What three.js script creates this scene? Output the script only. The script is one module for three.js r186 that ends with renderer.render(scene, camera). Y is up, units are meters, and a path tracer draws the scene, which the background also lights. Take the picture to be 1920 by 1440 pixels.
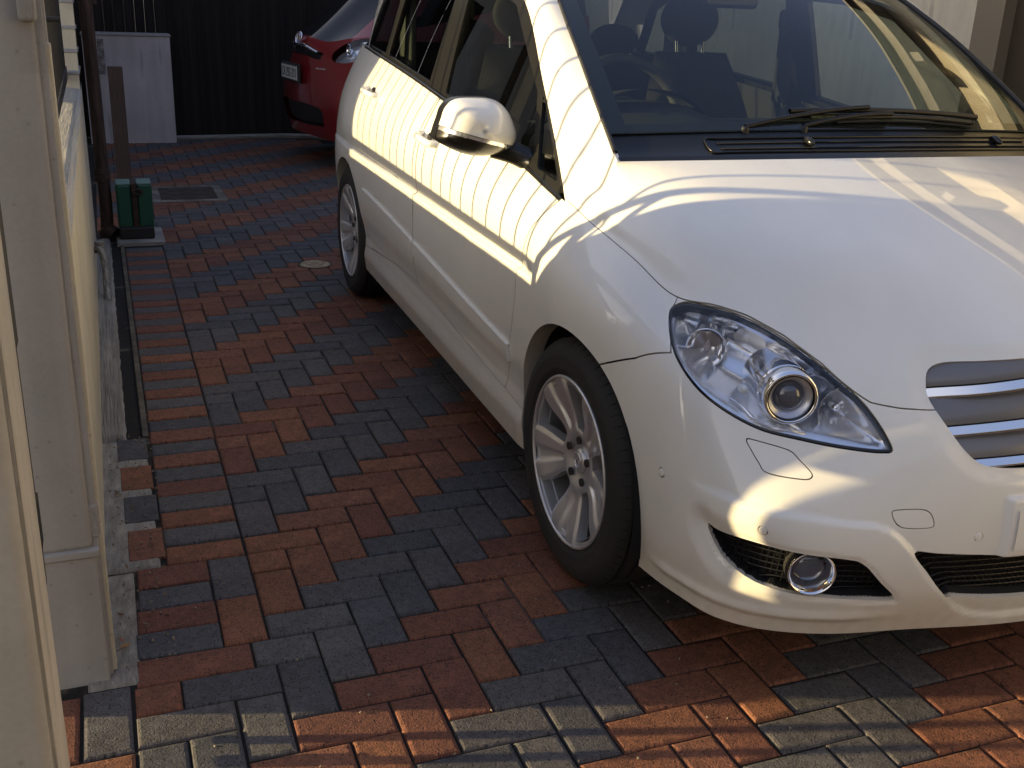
import * as THREE from 'three';
import { mergeGeometries, mergeVertices } from 'three/addons/utils/BufferGeometryUtils.js';
import { RoundedBoxGeometry } from 'three/addons/geometries/RoundedBoxGeometry.js';
import { FontLoader } from 'three/addons/loaders/FontLoader.js';
import { TextGeometry } from 'three/addons/geometries/TextGeometry.js';
import { ImprovedNoise } from 'three/addons/math/ImprovedNoise.js';

// ---------------------------------------------------------------- camera
const scene = new THREE.Scene();
const camera = new THREE.PerspectiveCamera(39.97, 4 / 3, 0.05, 400);
camera.position.set(-0.2556, 1.4083, 2.5334);
camera.up.set(0.08731699, 0.93795421, -0.33558553);
camera.lookAt(-0.2556 + 0.34108235, 1.4083 - 0.34465995, 2.5334 - 0.87456981);
scene.add(camera);

// ---------------------------------------------------------------- sky and sun
const SUN = new THREE.Vector3(-0.9617, 0.163, -0.2741).normalize();   // towards the sun
function makeSky() {
  const w = 512, h = 256, d = new Float32Array(w * h * 4);
  const sun = SUN, v = new THREE.Vector3();
  for (let j = 0; j < h; j++) for (let i = 0; i < w; i++) {
    const phi = ((i + .5) / w - .5) * 2 * Math.PI, th = ((j + .5) / h - .5) * Math.PI;
    v.set(Math.cos(th) * Math.cos(phi), Math.sin(th), Math.cos(th) * Math.sin(phi));
    const e = Math.max(v.y, 0), c = v.dot(sun);
    const g = Math.pow(1 - e, 2.6);
    const warm = Math.pow(Math.max(0, .5 + .5 * c), 3);
    const gw = Math.pow(1 - e, 1.15) * warm;
    let r = .205 + g * .36 + 2.5 * gw, gg = .285 + g * .36 + 2.12 * gw, b = .50 + g * .28 + 1.52 * gw;
    const halo = 1.6 * Math.pow(Math.max(c, 0), 60) + 5 * Math.pow(Math.max(c, 0), 600);
    r += halo; gg += halo * .82; b += halo * .55;
    if (v.y < 0) { const k = Math.max(0, 1 + v.y * 6); r = .16 + (r - .16) * k; gg = .14 + (gg - .14) * k; b = .12 + (b - .12) * k; }
    const o = (j * w + i) * 4; d[o] = r; d[o + 1] = gg; d[o + 2] = b; d[o + 3] = 1;
  }
  const t = new THREE.DataTexture(d, w, h, THREE.RGBAFormat, THREE.FloatType);
  t.mapping = THREE.EquirectangularReflectionMapping; t.magFilter = t.minFilter = THREE.LinearFilter;
  t.colorSpace = THREE.LinearSRGBColorSpace; t.wrapS = THREE.RepeatWrapping; t.needsUpdate = true;
  return t;
}
const sky = makeSky();
scene.background = sky; scene.environment = sky;
scene.backgroundIntensity = scene.environmentIntensity = 0.54;
const sunLight = new THREE.DirectionalLight(new THREE.Color(1, .775, .40), 5);
sunLight.position.set(1, 0, -1).addScaledVector(SUN, 40); sunLight.target.position.set(1, 0, -1);
sunLight.castShadow = true; sunLight.shadow.radius = 1; sunLight.shadow.mapSize.set(4096, 4096);
Object.assign(sunLight.shadow.camera, { left: -12, right: 12, top: 12, bottom: -12, near: 1, far: 90 });
scene.add(sunLight, sunLight.target);

const renderer = new THREE.WebGLRenderer({ antialias: true });
renderer.toneMapping = THREE.LinearToneMapping;
renderer.toneMappingExposure = 2.05;
renderer.shadowMap.enabled = true;

// ---------------------------------------------------------------- helpers
let seed = 7;
function rnd() { seed = (seed * 1664525 + 1013904223) >>> 0; return seed / 4294967296; }
const rr = (a, b) => a + (b - a) * rnd();
const noise3 = new ImprovedNoise();
const lerp = (a, b, t) => a + (b - a) * t;
const clamp = (x, a, b) => Math.min(b, Math.max(a, x));
const sstep = (a, b, x) => { const t = clamp((x - a) / (b - a), 0, 1); return t * t * (3 - 2 * t); };
const V = (x, y, z) => new THREE.Vector3(x, y, z);
const names = {};
function numbered(n) { const k = names[n] = (names[n] ?? -1) + 1; return k ? n + '_' + String(k).padStart(3, '0') : n; }
function shadowed(m) { m.castShadow = m.receiveShadow = true; return m; }
// a top-level thing made of parts
function thing(name, label, category, pos = [0, 0, 0], group) {
  const o = new THREE.Group(); o.name = numbered(name); o.position.set(...pos);
  o.userData = { label, category }; if (group) o.userData.group = group;
  scene.add(o); return o;
}
function part(name, geo, mat, parent, label) {
  const m = shadowed(new THREE.Mesh(geo, mat)); m.name = name; if (label) m.userData.label = label;
  parent.add(m); return m;
}
function single(name, geo, mat, label, category, group) {
  const m = shadowed(new THREE.Mesh(geo, mat)); m.name = numbered(name);
  m.userData = { label, category }; if (group) m.userData.group = group; scene.add(m); return m;
}
function structure(name, geo, mat) {
  const m = shadowed(new THREE.Mesh(geo, mat)); m.name = name; m.userData = { kind: 'structure' }; scene.add(m); return m;
}
function strip(g) { for (const k of Object.keys(g.attributes)) if (!['position', 'normal', 'uv'].includes(k)) g.deleteAttribute(k); return g; }
function merge(list) { return mergeGeometries(list.map(g => strip(g.index ? g.toNonIndexed() : g))); }
function box(w, h, d, x = 0, y = 0, z = 0, r = 0) {
  const g = r > 0 ? new RoundedBoxGeometry(w, h, d, 2, r) : new THREE.BoxGeometry(w, h, d);
  g.translate(x, y, z); return g;
}
function tube(pts, r, seg = 40, rad = 8, closed = false) {
  return new THREE.TubeGeometry(new THREE.CatmullRomCurve3(pts.map(p => p.isVector3 ? p : V(...p)), closed, 'centripetal'), seg, r, rad, closed);
}
function lathe(pts, seg = 48) { return new THREE.LatheGeometry(pts.map(p => new THREE.Vector2(p[0], p[1])), seg); }
// geometry from a grid of points  f(a, b) -> Vector3,  a,b in 0..1
function gridGeo(nu, nv, f, flip = false) {
  const p = [], uv = [], idx = [];
  for (let j = 0; j <= nv; j++) for (let i = 0; i <= nu; i++) { const q = f(i / nu, j / nv); p.push(q.x, q.y, q.z); uv.push(i / nu, j / nv); }
  for (let j = 0; j < nv; j++) for (let i = 0; i < nu; i++) {
    const a = j * (nu + 1) + i, b = a + 1, c = a + nu + 1, d = c + 1;
    if (flip) idx.push(a, c, b, b, c, d); else idx.push(a, b, c, b, d, c);
  }
  const g = new THREE.BufferGeometry();
  g.setAttribute('position', new THREE.Float32BufferAttribute(p, 3));
  g.setAttribute('uv', new THREE.Float32BufferAttribute(uv, 2));
  g.setIndex(idx); g.computeVertexNormals(); return g;
}
// natural cubic spline through (x[i], y[i])
function spline(x, y) {
  const n = x.length, m = new Array(n).fill(0), l = new Array(n).fill(0), mu = new Array(n).fill(0), z = new Array(n).fill(0);
  l[0] = 1;
  for (let i = 1; i < n - 1; i++) {
    const h0 = x[i] - x[i - 1], h1 = x[i + 1] - x[i];
    const al = 3 * ((y[i + 1] - y[i]) / h1 - (y[i] - y[i - 1]) / h0);
    l[i] = 2 * (h0 + h1) - h0 * mu[i - 1]; mu[i] = h1 / l[i]; z[i] = (al - h0 * z[i - 1]) / l[i];
  }
  for (let i = n - 2; i > 0; i--) m[i] = z[i] - mu[i] * m[i + 1];
  return t => {
    let i = 0, j = n - 1; while (j - i > 1) { const k = (i + j) >> 1; if (x[k] > t) j = k; else i = k; }
    const h = x[j] - x[i], a = t - x[i];
    if (t < x[0] || t > x[n - 1]) { const s = t < x[0] ? 0 : n - 1; const e = t < x[0] ? 0 : n - 2;
      const hh = x[e + 1] - x[e]; const sl = (y[e + 1] - y[e]) / hh + (t < x[0] ? -hh * (2 * m[0] + m[1]) / 3 : hh * (m[n - 2] + 2 * m[n - 1]) / 3);
      return y[s] + sl * (t - x[s]); }
    return y[i] + a * ((y[j] - y[i]) / h - h * (2 * m[i] + m[j]) / 3 + a * (m[i] + a * (m[j] - m[i]) / (3 * h)));
  };
}
// triangle soup with shared vertices that can be clipped by a function
class Skin {
  constructor() { this.p = []; this.n = []; this.q = []; this.t = []; }
  static grid(us, vs, f) {        // f(u, v) -> {p, n}
    const s = new Skin(), nu = us.length, nv = vs.length;
    for (const v of vs) for (const u of us) { const r = f(u, v); s.p.push(r.p); s.n.push(r.n); s.q.push([u, v]); }
    for (let j = 0; j < nv - 1; j++) for (let i = 0; i < nu - 1; i++) {
      const a = j * nu + i, b = a + 1, c = a + nu, d = c + 1;
      if ((i + j) & 1) s.t.push([a, b, c], [b, d, c]); else s.t.push([a, b, d], [a, d, c]);
    }
    return s;
  }
  clip(fn) {                       // keep fn(q, p) > 0
    const val = this.p.map((p, i) => fn(this.q[i], p)), s = new Skin(), map = new Map(), edge = new Map();
    const old = i => { let k = map.get(i); if (k === undefined) { k = s.p.length; s.p.push(this.p[i]); s.n.push(this.n[i]); s.q.push(this.q[i]); map.set(i, k); } return k; };
    const cut = (a, b) => {
      const key = a < b ? a * 4194304 + b : b * 4194304 + a; let k = edge.get(key);
      if (k === undefined) {
        const t = val[a] / (val[a] - val[b]); k = s.p.length;
        s.p.push(this.p[a].map((x, i) => lerp(x, this.p[b][i], t))); s.n.push(this.n[a].map((x, i) => lerp(x, this.n[b][i], t)));
        s.q.push([lerp(this.q[a][0], this.q[b][0], t), lerp(this.q[a][1], this.q[b][1], t)]); edge.set(key, k);
      }
      return k;
    };
    for (const T of this.t) {
      const k = T.map(i => val[i] > 0), c = k.filter(Boolean).length;
      if (c === 3) s.t.push(T.map(old));
      else if (c === 1) { const i = k.indexOf(true), a = T[i], b = T[(i + 1) % 3], d = T[(i + 2) % 3]; s.t.push([old(a), cut(a, b), cut(d, a)]); }
      else if (c === 2) { const i = k.indexOf(false), a = T[i], b = T[(i + 1) % 3], d = T[(i + 2) % 3]; const x = cut(a, b), y = cut(d, a); s.t.push([x, old(b), old(d)], [x, old(d), y]); }
    }
    return s;
  }
  // edges used once, as [a, b] in triangle order
  border() {
    const m = new Map();
    for (const T of this.t) for (let i = 0; i < 3; i++) { const a = T[i], b = T[(i + 1) % 3]; const k = a < b ? a * 4194304 + b : b * 4194304 + a; if (m.has(k)) m.set(k, null); else m.set(k, [a, b]); }
    return [...m.values()].filter(Boolean);
  }
  // flange: extrude the border along  dir(p, n, q) -> [dx, dy, dz] or null
  flange(dir) {
    const add = [];
    for (const [a, b] of this.border()) {
      const da = dir(this.p[a], this.n[a], this.q[a]), db = dir(this.p[b], this.n[b], this.q[b]); if (!da || !db) continue;
      const A = this.p[a], B = this.p[b], C = A.map((x, i) => x + da[i]), D = B.map((x, i) => x + db[i]);
      const e = B.map((x, i) => x - A[i]), f = da; const n = [e[1] * f[2] - e[2] * f[1], e[2] * f[0] - e[0] * f[2], e[0] * f[1] - e[1] * f[0]];
      const l = Math.hypot(...n) || 1; add.push([A, B, C, D, n.map(x => -x / l)]);
    }
    for (const [A, B, C, D, n] of add) { const k = this.p.length; this.p.push(A, B, C, D); this.n.push(n, n, n, n); this.q.push([0, 0], [0, 0], [0, 0], [0, 0]); this.t.push([k, k + 2, k + 1], [k + 1, k + 2, k + 3]); }
    return this;
  }
  offset(d) { const s = new Skin(); s.p = this.p.map((p, i) => p.map((x, k) => x + d * this.n[i][k])); s.n = this.n; s.q = this.q; s.t = this.t; return s; }
  // to a BufferGeometry; conv maps (s, w, h) to scene axes; mirror flips w
  geo(mirror = false) {
    const g = new THREE.BufferGeometry(), P = [], N = [], U = [], I = [];
    this.p.forEach((p, i) => { const q = toCar(p[0], mirror ? -p[1] : p[1], p[2]), n = this.n[i]; P.push(q.x, q.y, q.z); const m = [-(mirror ? -n[1] : n[1]), n[2], -n[0]], l = Math.hypot(...m) || 1; N.push(m[0] / l, m[1] / l, m[2] / l); U.push(...this.q[i]); });
    for (const [a, b, c] of this.t) {      // wind every face to agree with its normals
      const e = [0, 1, 2].map(k => P[b * 3 + k] - P[a * 3 + k]), f = [0, 1, 2].map(k => P[c * 3 + k] - P[a * 3 + k]);
      const d = (e[1] * f[2] - e[2] * f[1]) * (N[a * 3] + N[b * 3] + N[c * 3]) + (e[2] * f[0] - e[0] * f[2]) * (N[a * 3 + 1] + N[b * 3 + 1] + N[c * 3 + 1]) + (e[0] * f[1] - e[1] * f[0]) * (N[a * 3 + 2] + N[b * 3 + 2] + N[c * 3 + 2]);
      d >= 0 ? I.push(a, b, c) : I.push(a, c, b);
    }
    g.setAttribute('position', new THREE.Float32BufferAttribute(P, 3)); g.setAttribute('normal', new THREE.Float32BufferAttribute(N, 3)); g.setAttribute('uv', new THREE.Float32BufferAttribute(U, 2)); g.setIndex(I); return g;
  }
}
// car frame: s metres behind the nose, w to the car's right, h up  ->  car group axes
const CAR_MID = 2.1;
function toCar(s, w, h) { return V(-w, h, -(s - CAR_MID)); }
// closed smooth outline (Catmull-Rom through points) sampled to a polygon
function outline(pts, n = 8, corner = []) {
  const out = [], N = pts.length;
  for (let i = 0; i < N; i++) {
    const c1 = corner.includes(i), c2 = corner.includes((i + 1) % N);
    const p1 = pts[i], p2 = pts[(i + 1) % N], p0 = c1 ? p1 : pts[(i + N - 1) % N], p3 = c2 ? p2 : pts[(i + 2) % N];
    for (let k = 0; k < n; k++) {
      const t = k / n, t2 = t * t, t3 = t2 * t;
      out.push([0, 1].map(d => .5 * (2 * p1[d] + (p2[d] - p0[d]) * t + (2 * p0[d] - 5 * p1[d] + 4 * p2[d] - p3[d]) * t2 + (3 * p1[d] - p0[d] - 3 * p2[d] + p3[d]) * t3)));
    }
  }
  return out;
}
// signed distance to a polygon, positive inside
function inside(poly) {
  return (x, y) => {
    let d = 1e9, c = false;
    for (let i = 0, j = poly.length - 1; i < poly.length; j = i++) {
      const [ax, ay] = poly[j], [bx, by] = poly[i], ex = bx - ax, ey = by - ay, wx = x - ax, wy = y - ay;
      const t = clamp((wx * ex + wy * ey) / (ex * ex + ey * ey + 1e-12), 0, 1); d = Math.min(d, Math.hypot(wx - ex * t, wy - ey * t));
      if ((ay > y) !== (by > y) && x < (bx - ax) * (y - ay) / (by - ay) + ax) c = !c;
    }
    return c ? d : -d;
  };
}
// distance to an open polyline
function lineDist(pl) {
  return (x, y) => { let d = 1e9; for (let i = 0; i + 1 < pl.length; i++) { const [ax, ay] = pl[i], ex = pl[i + 1][0] - ax, ey = pl[i + 1][1] - ay, wx = x - ax, wy = y - ay; const t = clamp((wx * ex + wy * ey) / (ex * ex + ey * ey + 1e-12), 0, 1); d = Math.min(d, Math.hypot(wx - ex * t, wy - ey * t)); } return d; };
}

// ---------------------------------------------------------------- materials
const C = (r, g, b) => new THREE.Color().setRGB(r, g, b);
const std = (c, rough, o = {}) => new THREE.MeshStandardMaterial({ color: C(...c), roughness: rough, ...o });
const phys = (c, rough, o = {}) => new THREE.MeshPhysicalMaterial({ color: C(...c), roughness: rough, ...o });
// tiling fractal noise as bytes
function noiseField(n, oct, base, z = 0) {
  const f = new Float32Array(n * n);
  for (let o = 0; o < oct; o++) {
    const fr = base * 2 ** o, a = .5 ** o;
    for (let j = 0; j < n; j++) for (let i = 0; i < n; i++) {
      const x = i / n, y = j / n, bx = sstep(.8, 1, x), by = sstep(.8, 1, y), N = (p, q) => noise3.noise(p * fr + 11.3 * o, q * fr + 5.1, z + o * 3.7);
      const a0 = lerp(N(x, y), N(x - 1, y), bx), a1 = lerp(N(x, y - 1), N(x - 1, y - 1), bx);
      f[j * n + i] += a * lerp(a0, a1, by);
    }
  }
  return f;
}
function texFrom(n, fn, srgb = true) {
  const d = new Uint8Array(n * n * 4);
  for (let j = 0; j < n; j++) for (let i = 0; i < n; i++) { const c = fn(i, j), o = (j * n + i) * 4; for (let k = 0; k < 3; k++) d[o + k] = clamp(Math.round((Array.isArray(c) ? c[k] : c) * 255), 0, 255); d[o + 3] = 255; }
  const t = new THREE.DataTexture(d, n, n); t.wrapS = t.wrapT = THREE.RepeatWrapping; t.magFilter = THREE.LinearFilter; t.minFilter = THREE.LinearMipmapLinearFilter; t.generateMipmaps = true;
  if (srgb) t.colorSpace = THREE.SRGBColorSpace; t.needsUpdate = true; return t;
}
const rep = (t, x, y) => { const c = t.clone(); c.repeat.set(x, y); c.needsUpdate = true; return c; };
const FN = noiseField(256, 5, 8), FN2 = noiseField(256, 4, 3, 9);
const hash = (i, j) => { const s = Math.sin(i * 127.1 + j * 311.7) * 43758.5453; return s - Math.floor(s); };
const grainBump = texFrom(256, (i, j) => .5 + .3 * FN[j * 256 + i] + .25 * (hash(i, j) - .5) - (hash(i * 3 + 1, j * 7) > .985 ? .5 : 0), false);
const plasterBump = texFrom(256, (i, j) => .5 + .45 * FN2[j * 256 + i] + .22 * FN[j * 256 + i] + .08 * (hash(i, j) - .5), false);
const mottle = texFrom(256, (i, j) => { const v = .86 + .14 * FN2[j * 256 + i] + .08 * FN[j * 256 + i]; return [v, v, v]; });
const dirty = texFrom(256, (i, j) => { const v = .8 + .3 * FN2[j * 256 + i] + .16 * FN[j * 256 + i] - (hash(i, j) > .97 ? .15 : 0); return [v, v * .985, v * .96]; });
const paintRough = texFrom(256, (i, j) => { const v = .12 + .05 * FN2[j * 256 + i] + .03 * hash(i, j); return [v, v + .28, v]; }, false);

const M = {
  paint: phys([.86, .845, .79], .42, { clearcoat: 1, clearcoatRoughness: .025 }),
  redPaint: phys([.24, .010, .011], .38, { clearcoat: 1, clearcoatRoughness: .04, metalness: .25 }),
  black: std([.018, .018, .02], .55), gloss: phys([.012, .012, .013], .18), gap: std([.006, .006, .006], .9),
  trim: phys([.007, .007, .007], .3), rubber: std([.021, .020, .019], .78, { bumpMap: rep(grainBump, 3, 3), bumpScale: .0004 }),
  tread: std([.012, .012, .012], .8), chrome: std([.86, .86, .88], .06, { metalness: 1 }), chromeSoft: std([.74, .75, .78], .2, { metalness: 1 }),
  alloy: phys([.74, .735, .745], .34, { metalness: .7, clearcoat: .6, clearcoatRoughness: .08 }), darkMetal: std([.06, .058, .055], .5, { metalness: .7 }),
  disc: std([.25, .24, .23], .35, { metalness: .9 }), louver: phys([.16, .16, .175], .34, { clearcoat: .5, clearcoatRoughness: .15 }),
  lampGrey: std([.86, .87, .90], .2, { metalness: .8 }), lens: phys([.085, .095, .13], .06, { clearcoat: 1, clearcoatRoughness: .02 }), lensRing: std([.55, .55, .6], .25, { metalness: .5 }),
  amber: phys([.42, .30, .22], .12, { clearcoat: 1 }),
  glass: phys([.60, .66, .60], 0, { transmission: 1, thickness: 0, ior: 1.5 }), tint: phys([.34, .38, .35], 0, { transmission: 1, thickness: 0, ior: 1.5 }),
  cover: phys([.97, .98, 1], .01, { transmission: 1, thickness: 0, ior: 1.5 }),
  dash: std([.036, .035, .032], .62, { bumpMap: rep(grainBump, 14, 14), bumpScale: .0006 }), seat: std([.042, .038, .032], .85, { bumpMap: rep(grainBump, 8, 8), bumpScale: .001 }),
  cabin: std([.03, .029, .028], .8), headliner: std([.30, .29, .26], .9), beige: std([.46, .42, .33], .8), belt: std([.12, .12, .11], .8),
  wiper: std([.006, .006, .006], .5), plate: std([.78, .78, .74], .4), ink: std([.02, .02, .05], .5), white: std([.8, .8, .78], .4), metal: std([.5, .5, .5], .3, { metalness: 1 }),
};

// car body paint with a thin, uneven road film low on the panels (u along the body, v up from the sill, in metres)
{
  const n = 512, d = new Uint8Array(n * n * 4);
  for (let j = 0; j < n; j++) for (let i = 0; i < n; i++) {
    const v = j / n * 1.4, f = FN[((j * 3) % 256) * 256 + (i * 5) % 256], f2 = FN2[(j % 256) * 256 + (i * 2) % 256];
    const film = clamp((1 - sstep(.02, .20 + .10 * f2, v)) * (.75 + .25 * f) + .10 * (hash(i, j) > .992 ? 1 : 0), 0, 1), o = (j * n + i) * 4, base = .985 + .02 * f2;
    d[o] = 255 * clamp(base * lerp(1, .90, film), 0, 1); d[o + 1] = 255 * clamp(base * lerp(1, .875, film), 0, 1); d[o + 2] = 255 * clamp(base * lerp(1, .835, film), 0, 1); d[o + 3] = 255;
  }
  const t = new THREE.DataTexture(d, n, n); t.wrapS = THREE.RepeatWrapping; t.wrapT = THREE.ClampToEdgeWrapping; t.magFilter = t.minFilter = THREE.LinearFilter; t.colorSpace = THREE.SRGBColorSpace; t.repeat.set(1 / 2.2, 1 / 1.4); t.needsUpdate = true;
  M.bodyPaint = M.paint.clone(); M.bodyPaint.map = t;
}

// ---------------------------------------------------------------- setting.  plan coordinates (x to the right, y away from the camera)
const W3 = (x, y, z) => V(x, z, -y);
function pbox(x0, x1, y0, y1, z0, z1, r = 0) { return box(x1 - x0, z1 - z0, y1 - y0, (x0 + x1) / 2, (z0 + z1) / 2, -(y0 + y1) / 2, r); }
function boxUV(g, k = 1) {            // world-size uv from the dominant normal axis
  if (g.index) g = g.toNonIndexed(); const p = g.attributes.position, n = g.attributes.normal, uv = new Float32Array(p.count * 2);
  for (let i = 0; i < p.count; i++) { const a = Math.abs(n.getX(i)), b = Math.abs(n.getY(i)), c = Math.abs(n.getZ(i)); let u, v; if (b >= a && b >= c) { u = p.getX(i); v = p.getZ(i); } else if (a > c) { u = p.getZ(i); v = p.getY(i); } else { u = p.getX(i); v = p.getY(i); } uv[2 * i] = u * k; uv[2 * i + 1] = v * k; }
  g.setAttribute('uv', new THREE.BufferAttribute(uv, 2)); return g;
}
const stain = texFrom(256, (i, j) => { const st = FN[(j >> 3) * 256 + (i * 2) % 256], v = .93 + .06 * FN2[j * 256 + i] + .05 * st - .16 * sstep(.45, .85, st + .5 * FN2[(j >> 1) * 256 + i]) - (hash(i, j) > .996 ? .12 : 0) + .03 * (hash(i * 3, j) - .5); return [v, v * .992, v * .975]; });
const wallMat = (c, bump = .004, s = 1.6) => std(c, .82, { map: rep(stain, s * .5, s * .5), bumpMap: rep(plasterBump, s, s), bumpScale: bump });
const sandMap = texFrom(512, (i, j) => { const k = FN2[((j >> 1) % 256) * 256 + ((i >> 1) % 256)] + .6 * FN[(j % 256) * 256 + (i % 256)]; const v = .55 + 1.2 * sstep(.38, .62, k) + .12 * (hash(i, j) - .5); return [v * .62, v * .60, v * .58]; });
const S = {
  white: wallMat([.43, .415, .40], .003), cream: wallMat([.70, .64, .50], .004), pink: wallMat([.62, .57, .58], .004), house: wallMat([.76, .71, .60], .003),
  sand: std([.075, .062, .05], .95, { map: sandMap, bumpMap: rep(grainBump, 6, 6), bumpScale: .003 }),
  cement: std([.42, .385, .33], .92, { map: rep(mottle, 1.5, 1.5), bumpMap: rep(plasterBump, 3, 3), bumpScale: .012 }),
  mortar: std([.46, .42, .36], .92, { map: rep(mottle, 3, 3), bumpMap: rep(grainBump, 5, 5), bumpScale: .004 }),
  wet: std([.035, .028, .022], .6, { map: rep(dirty, 3, 3), bumpMap: rep(plasterBump, 4, 4), bumpScale: .006 }),
  rust: std([.085, .045, .034], .75, { map: rep(dirty, 4, 4), bumpMap: rep(grainBump, 8, 8), bumpScale: .002 }), brown: std([.07, .042, .036], .7, { map: rep(mottle, 3, 3) }),
  timber: [0, 1, 2].map(i => std([.022 + .005 * i, .015 + .003 * i, .013 + .002 * i], .85, { map: rep(dirty, 1, .4), bumpMap: rep(grainBump, 6, 1), bumpScale: .002 })),
  green: phys([.012, .085, .05], .42), iron: std([.03, .028, .027], .6, { metalness: .3 }), pvc: std([.36, .345, .31], .6, { map: rep(dirty, 3, 3) }), kerb: std([.15, .13, .10], .9, { map: rep(dirty, 2, 2), bumpMap: rep(plasterBump, 4, 4), bumpScale: .006 }),
};
// ground sheet
{
  const g = new THREE.PlaneGeometry(160, 160); g.rotateX(-Math.PI / 2); const uv = g.attributes.uv; for (let i = 0; i < uv.count; i++) uv.setXY(i, uv.getX(i) * 80, uv.getY(i) * 80);
  g.translate(0, -.0065, 0);
  var ground = structure('ground', g, S.sand);
}
// ---- block paving
const U = .1015;
const redMats = [], greyMats = [];
{
  const reds = [[0.309, 0.119, 0.061], [0.278, 0.103, 0.054], [0.332, 0.130, 0.063], [0.255, 0.094, 0.054], [0.314, 0.125, 0.070], [0.243, 0.091, 0.055]];
  const greys = [[0.135, 0.125, 0.125], [0.118, 0.113, 0.116], [0.151, 0.140, 0.135], [0.108, 0.102, 0.108], [0.140, 0.125, 0.122], [0.124, 0.121, 0.128]];
  const speck = (sd) => texFrom(128, (i, j) => { const v = .80 + .10 * FN[((j * 2) % 256) * 256 + (i * 2 + sd * 31) % 256] + .08 * FN2[j * 256 + i] + .26 * (hash(i + sd * 17, j) - .5) + .16 * (hash((i >> 1) + sd, j >> 1) - .5) - (hash((i >> 1) * 5 + sd, (j >> 1) * 3) > .965 ? .34 : 0) + (hash(i * 9 + sd, j * 11) > .985 ? .2 : 0); return [v, v, v]; });
  const pits = texFrom(128, (i, j) => .6 + .16 * FN[((j * 2) % 256) * 256 + (i * 2) % 256] + .22 * (hash(i, j) - .5) - (hash(i * 3 + 5, j * 7) > .965 ? .5 : 0), false);
  const sp = [speck(1), speck(2), speck(3)];
  reds.forEach((c, i) => redMats.push(std(c, .86, { map: rep(sp[i % 3], 5, 5), bumpMap: rep(pits, 5, 5), bumpScale: .0022 })));
  greys.forEach((c, i) => greyMats.push(std(c, .84, { map: rep(sp[i % 3], 5, 5), bumpMap: rep(pits, 5, 5), bumpScale: .0022 })));
}
// chamfered block: 22 triangles, top at y = 0, centred
function paverGeo(w, d, j = .0022, bev = .006, drop = .005) {
  const x = w / 2 - j, z = d / 2 - j, lv = [[x, z, -.06], [x, z, -drop], [x - bev * .35, z - bev * .35, -drop * .28], [x - bev, z - bev, 0]];
  const P = [], add = (a, b, c) => P.push(...a, ...b, ...c), ring = ([X, Z, y]) => [[-X, y, Z], [X, y, Z], [X, y, -Z], [-X, y, -Z]];
  for (let k = 0; k < 3; k++) { const A = ring(lv[k]), B = ring(lv[k + 1]); for (let i = 0; i < 4; i++) { const n = (i + 1) % 4; add(A[i], A[n], B[n]); add(A[i], B[n], B[i]); } }
  const T = ring(lv[3]); add(T[0], T[1], T[2]); add(T[0], T[2], T[3]);
  const g = new THREE.BufferGeometry(); g.setAttribute('position', new THREE.Float32BufferAttribute(P, 3)); g.computeVertexNormals(); return g;
}
const blocks = [];       // x0, y0, x1, y1 in block units, red?
function addBlock(x0, y0, x1, y1, red) { if (x1 - x0 > .28 && y1 - y0 > .28) blocks.push([x0, y0, x1, y1, red]); }
for (let a = -40; a < 60; a++) for (let b = -60; b < 130; b++) {
  const x = 3 * a + b, y = -a + b; if (x < -8 || x > 36 || y < -24 || y > 84) continue;
  const red = ((a % 2) + 2) % 2 === 0;
  for (const [X0, Y0, X1, Y1] of [[x, y, x + 2, y + 1], [x + 2, y - 1, x + 3, y + 1]]) {
    const c = [(X0 + X1) / 2, (Y0 + Y1) / 2];
    const farLeft = c[1] > 40.5; const left = farLeft ? -3.4 : c[1] < -5 ? -2.96 : c[1] < -4 ? -.42 : 0;
    let x0 = Math.max(X0, left), x1 = X1, y0 = Y0, y1 = Y1;
    if (c[1] < -3 && c[1] > -5.02 && c[0] < -.9) continue;
    // border of the paving in front of the gate
    const lim = 80.6 - .25 * Math.max(0, 3.5 - c[0]) - .9 * Math.max(0, c[0] - 15) ** 1.2; y1 = Math.min(y1, lim);
    if (X0 >= 1 && X1 <= 5.2 && Y0 >= 49.2 && Y1 <= 55.4) continue;             // inspection cover
    addBlock(x0, y0, x1, y1, red);
  }
}
for (let i = 0; i < 36; i++) addBlock(-2, i, 0, i + 1, i % 2 === 0);
for (let i = 36; i < 40; i++) addBlock(.2, i, .2, i, true);
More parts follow.
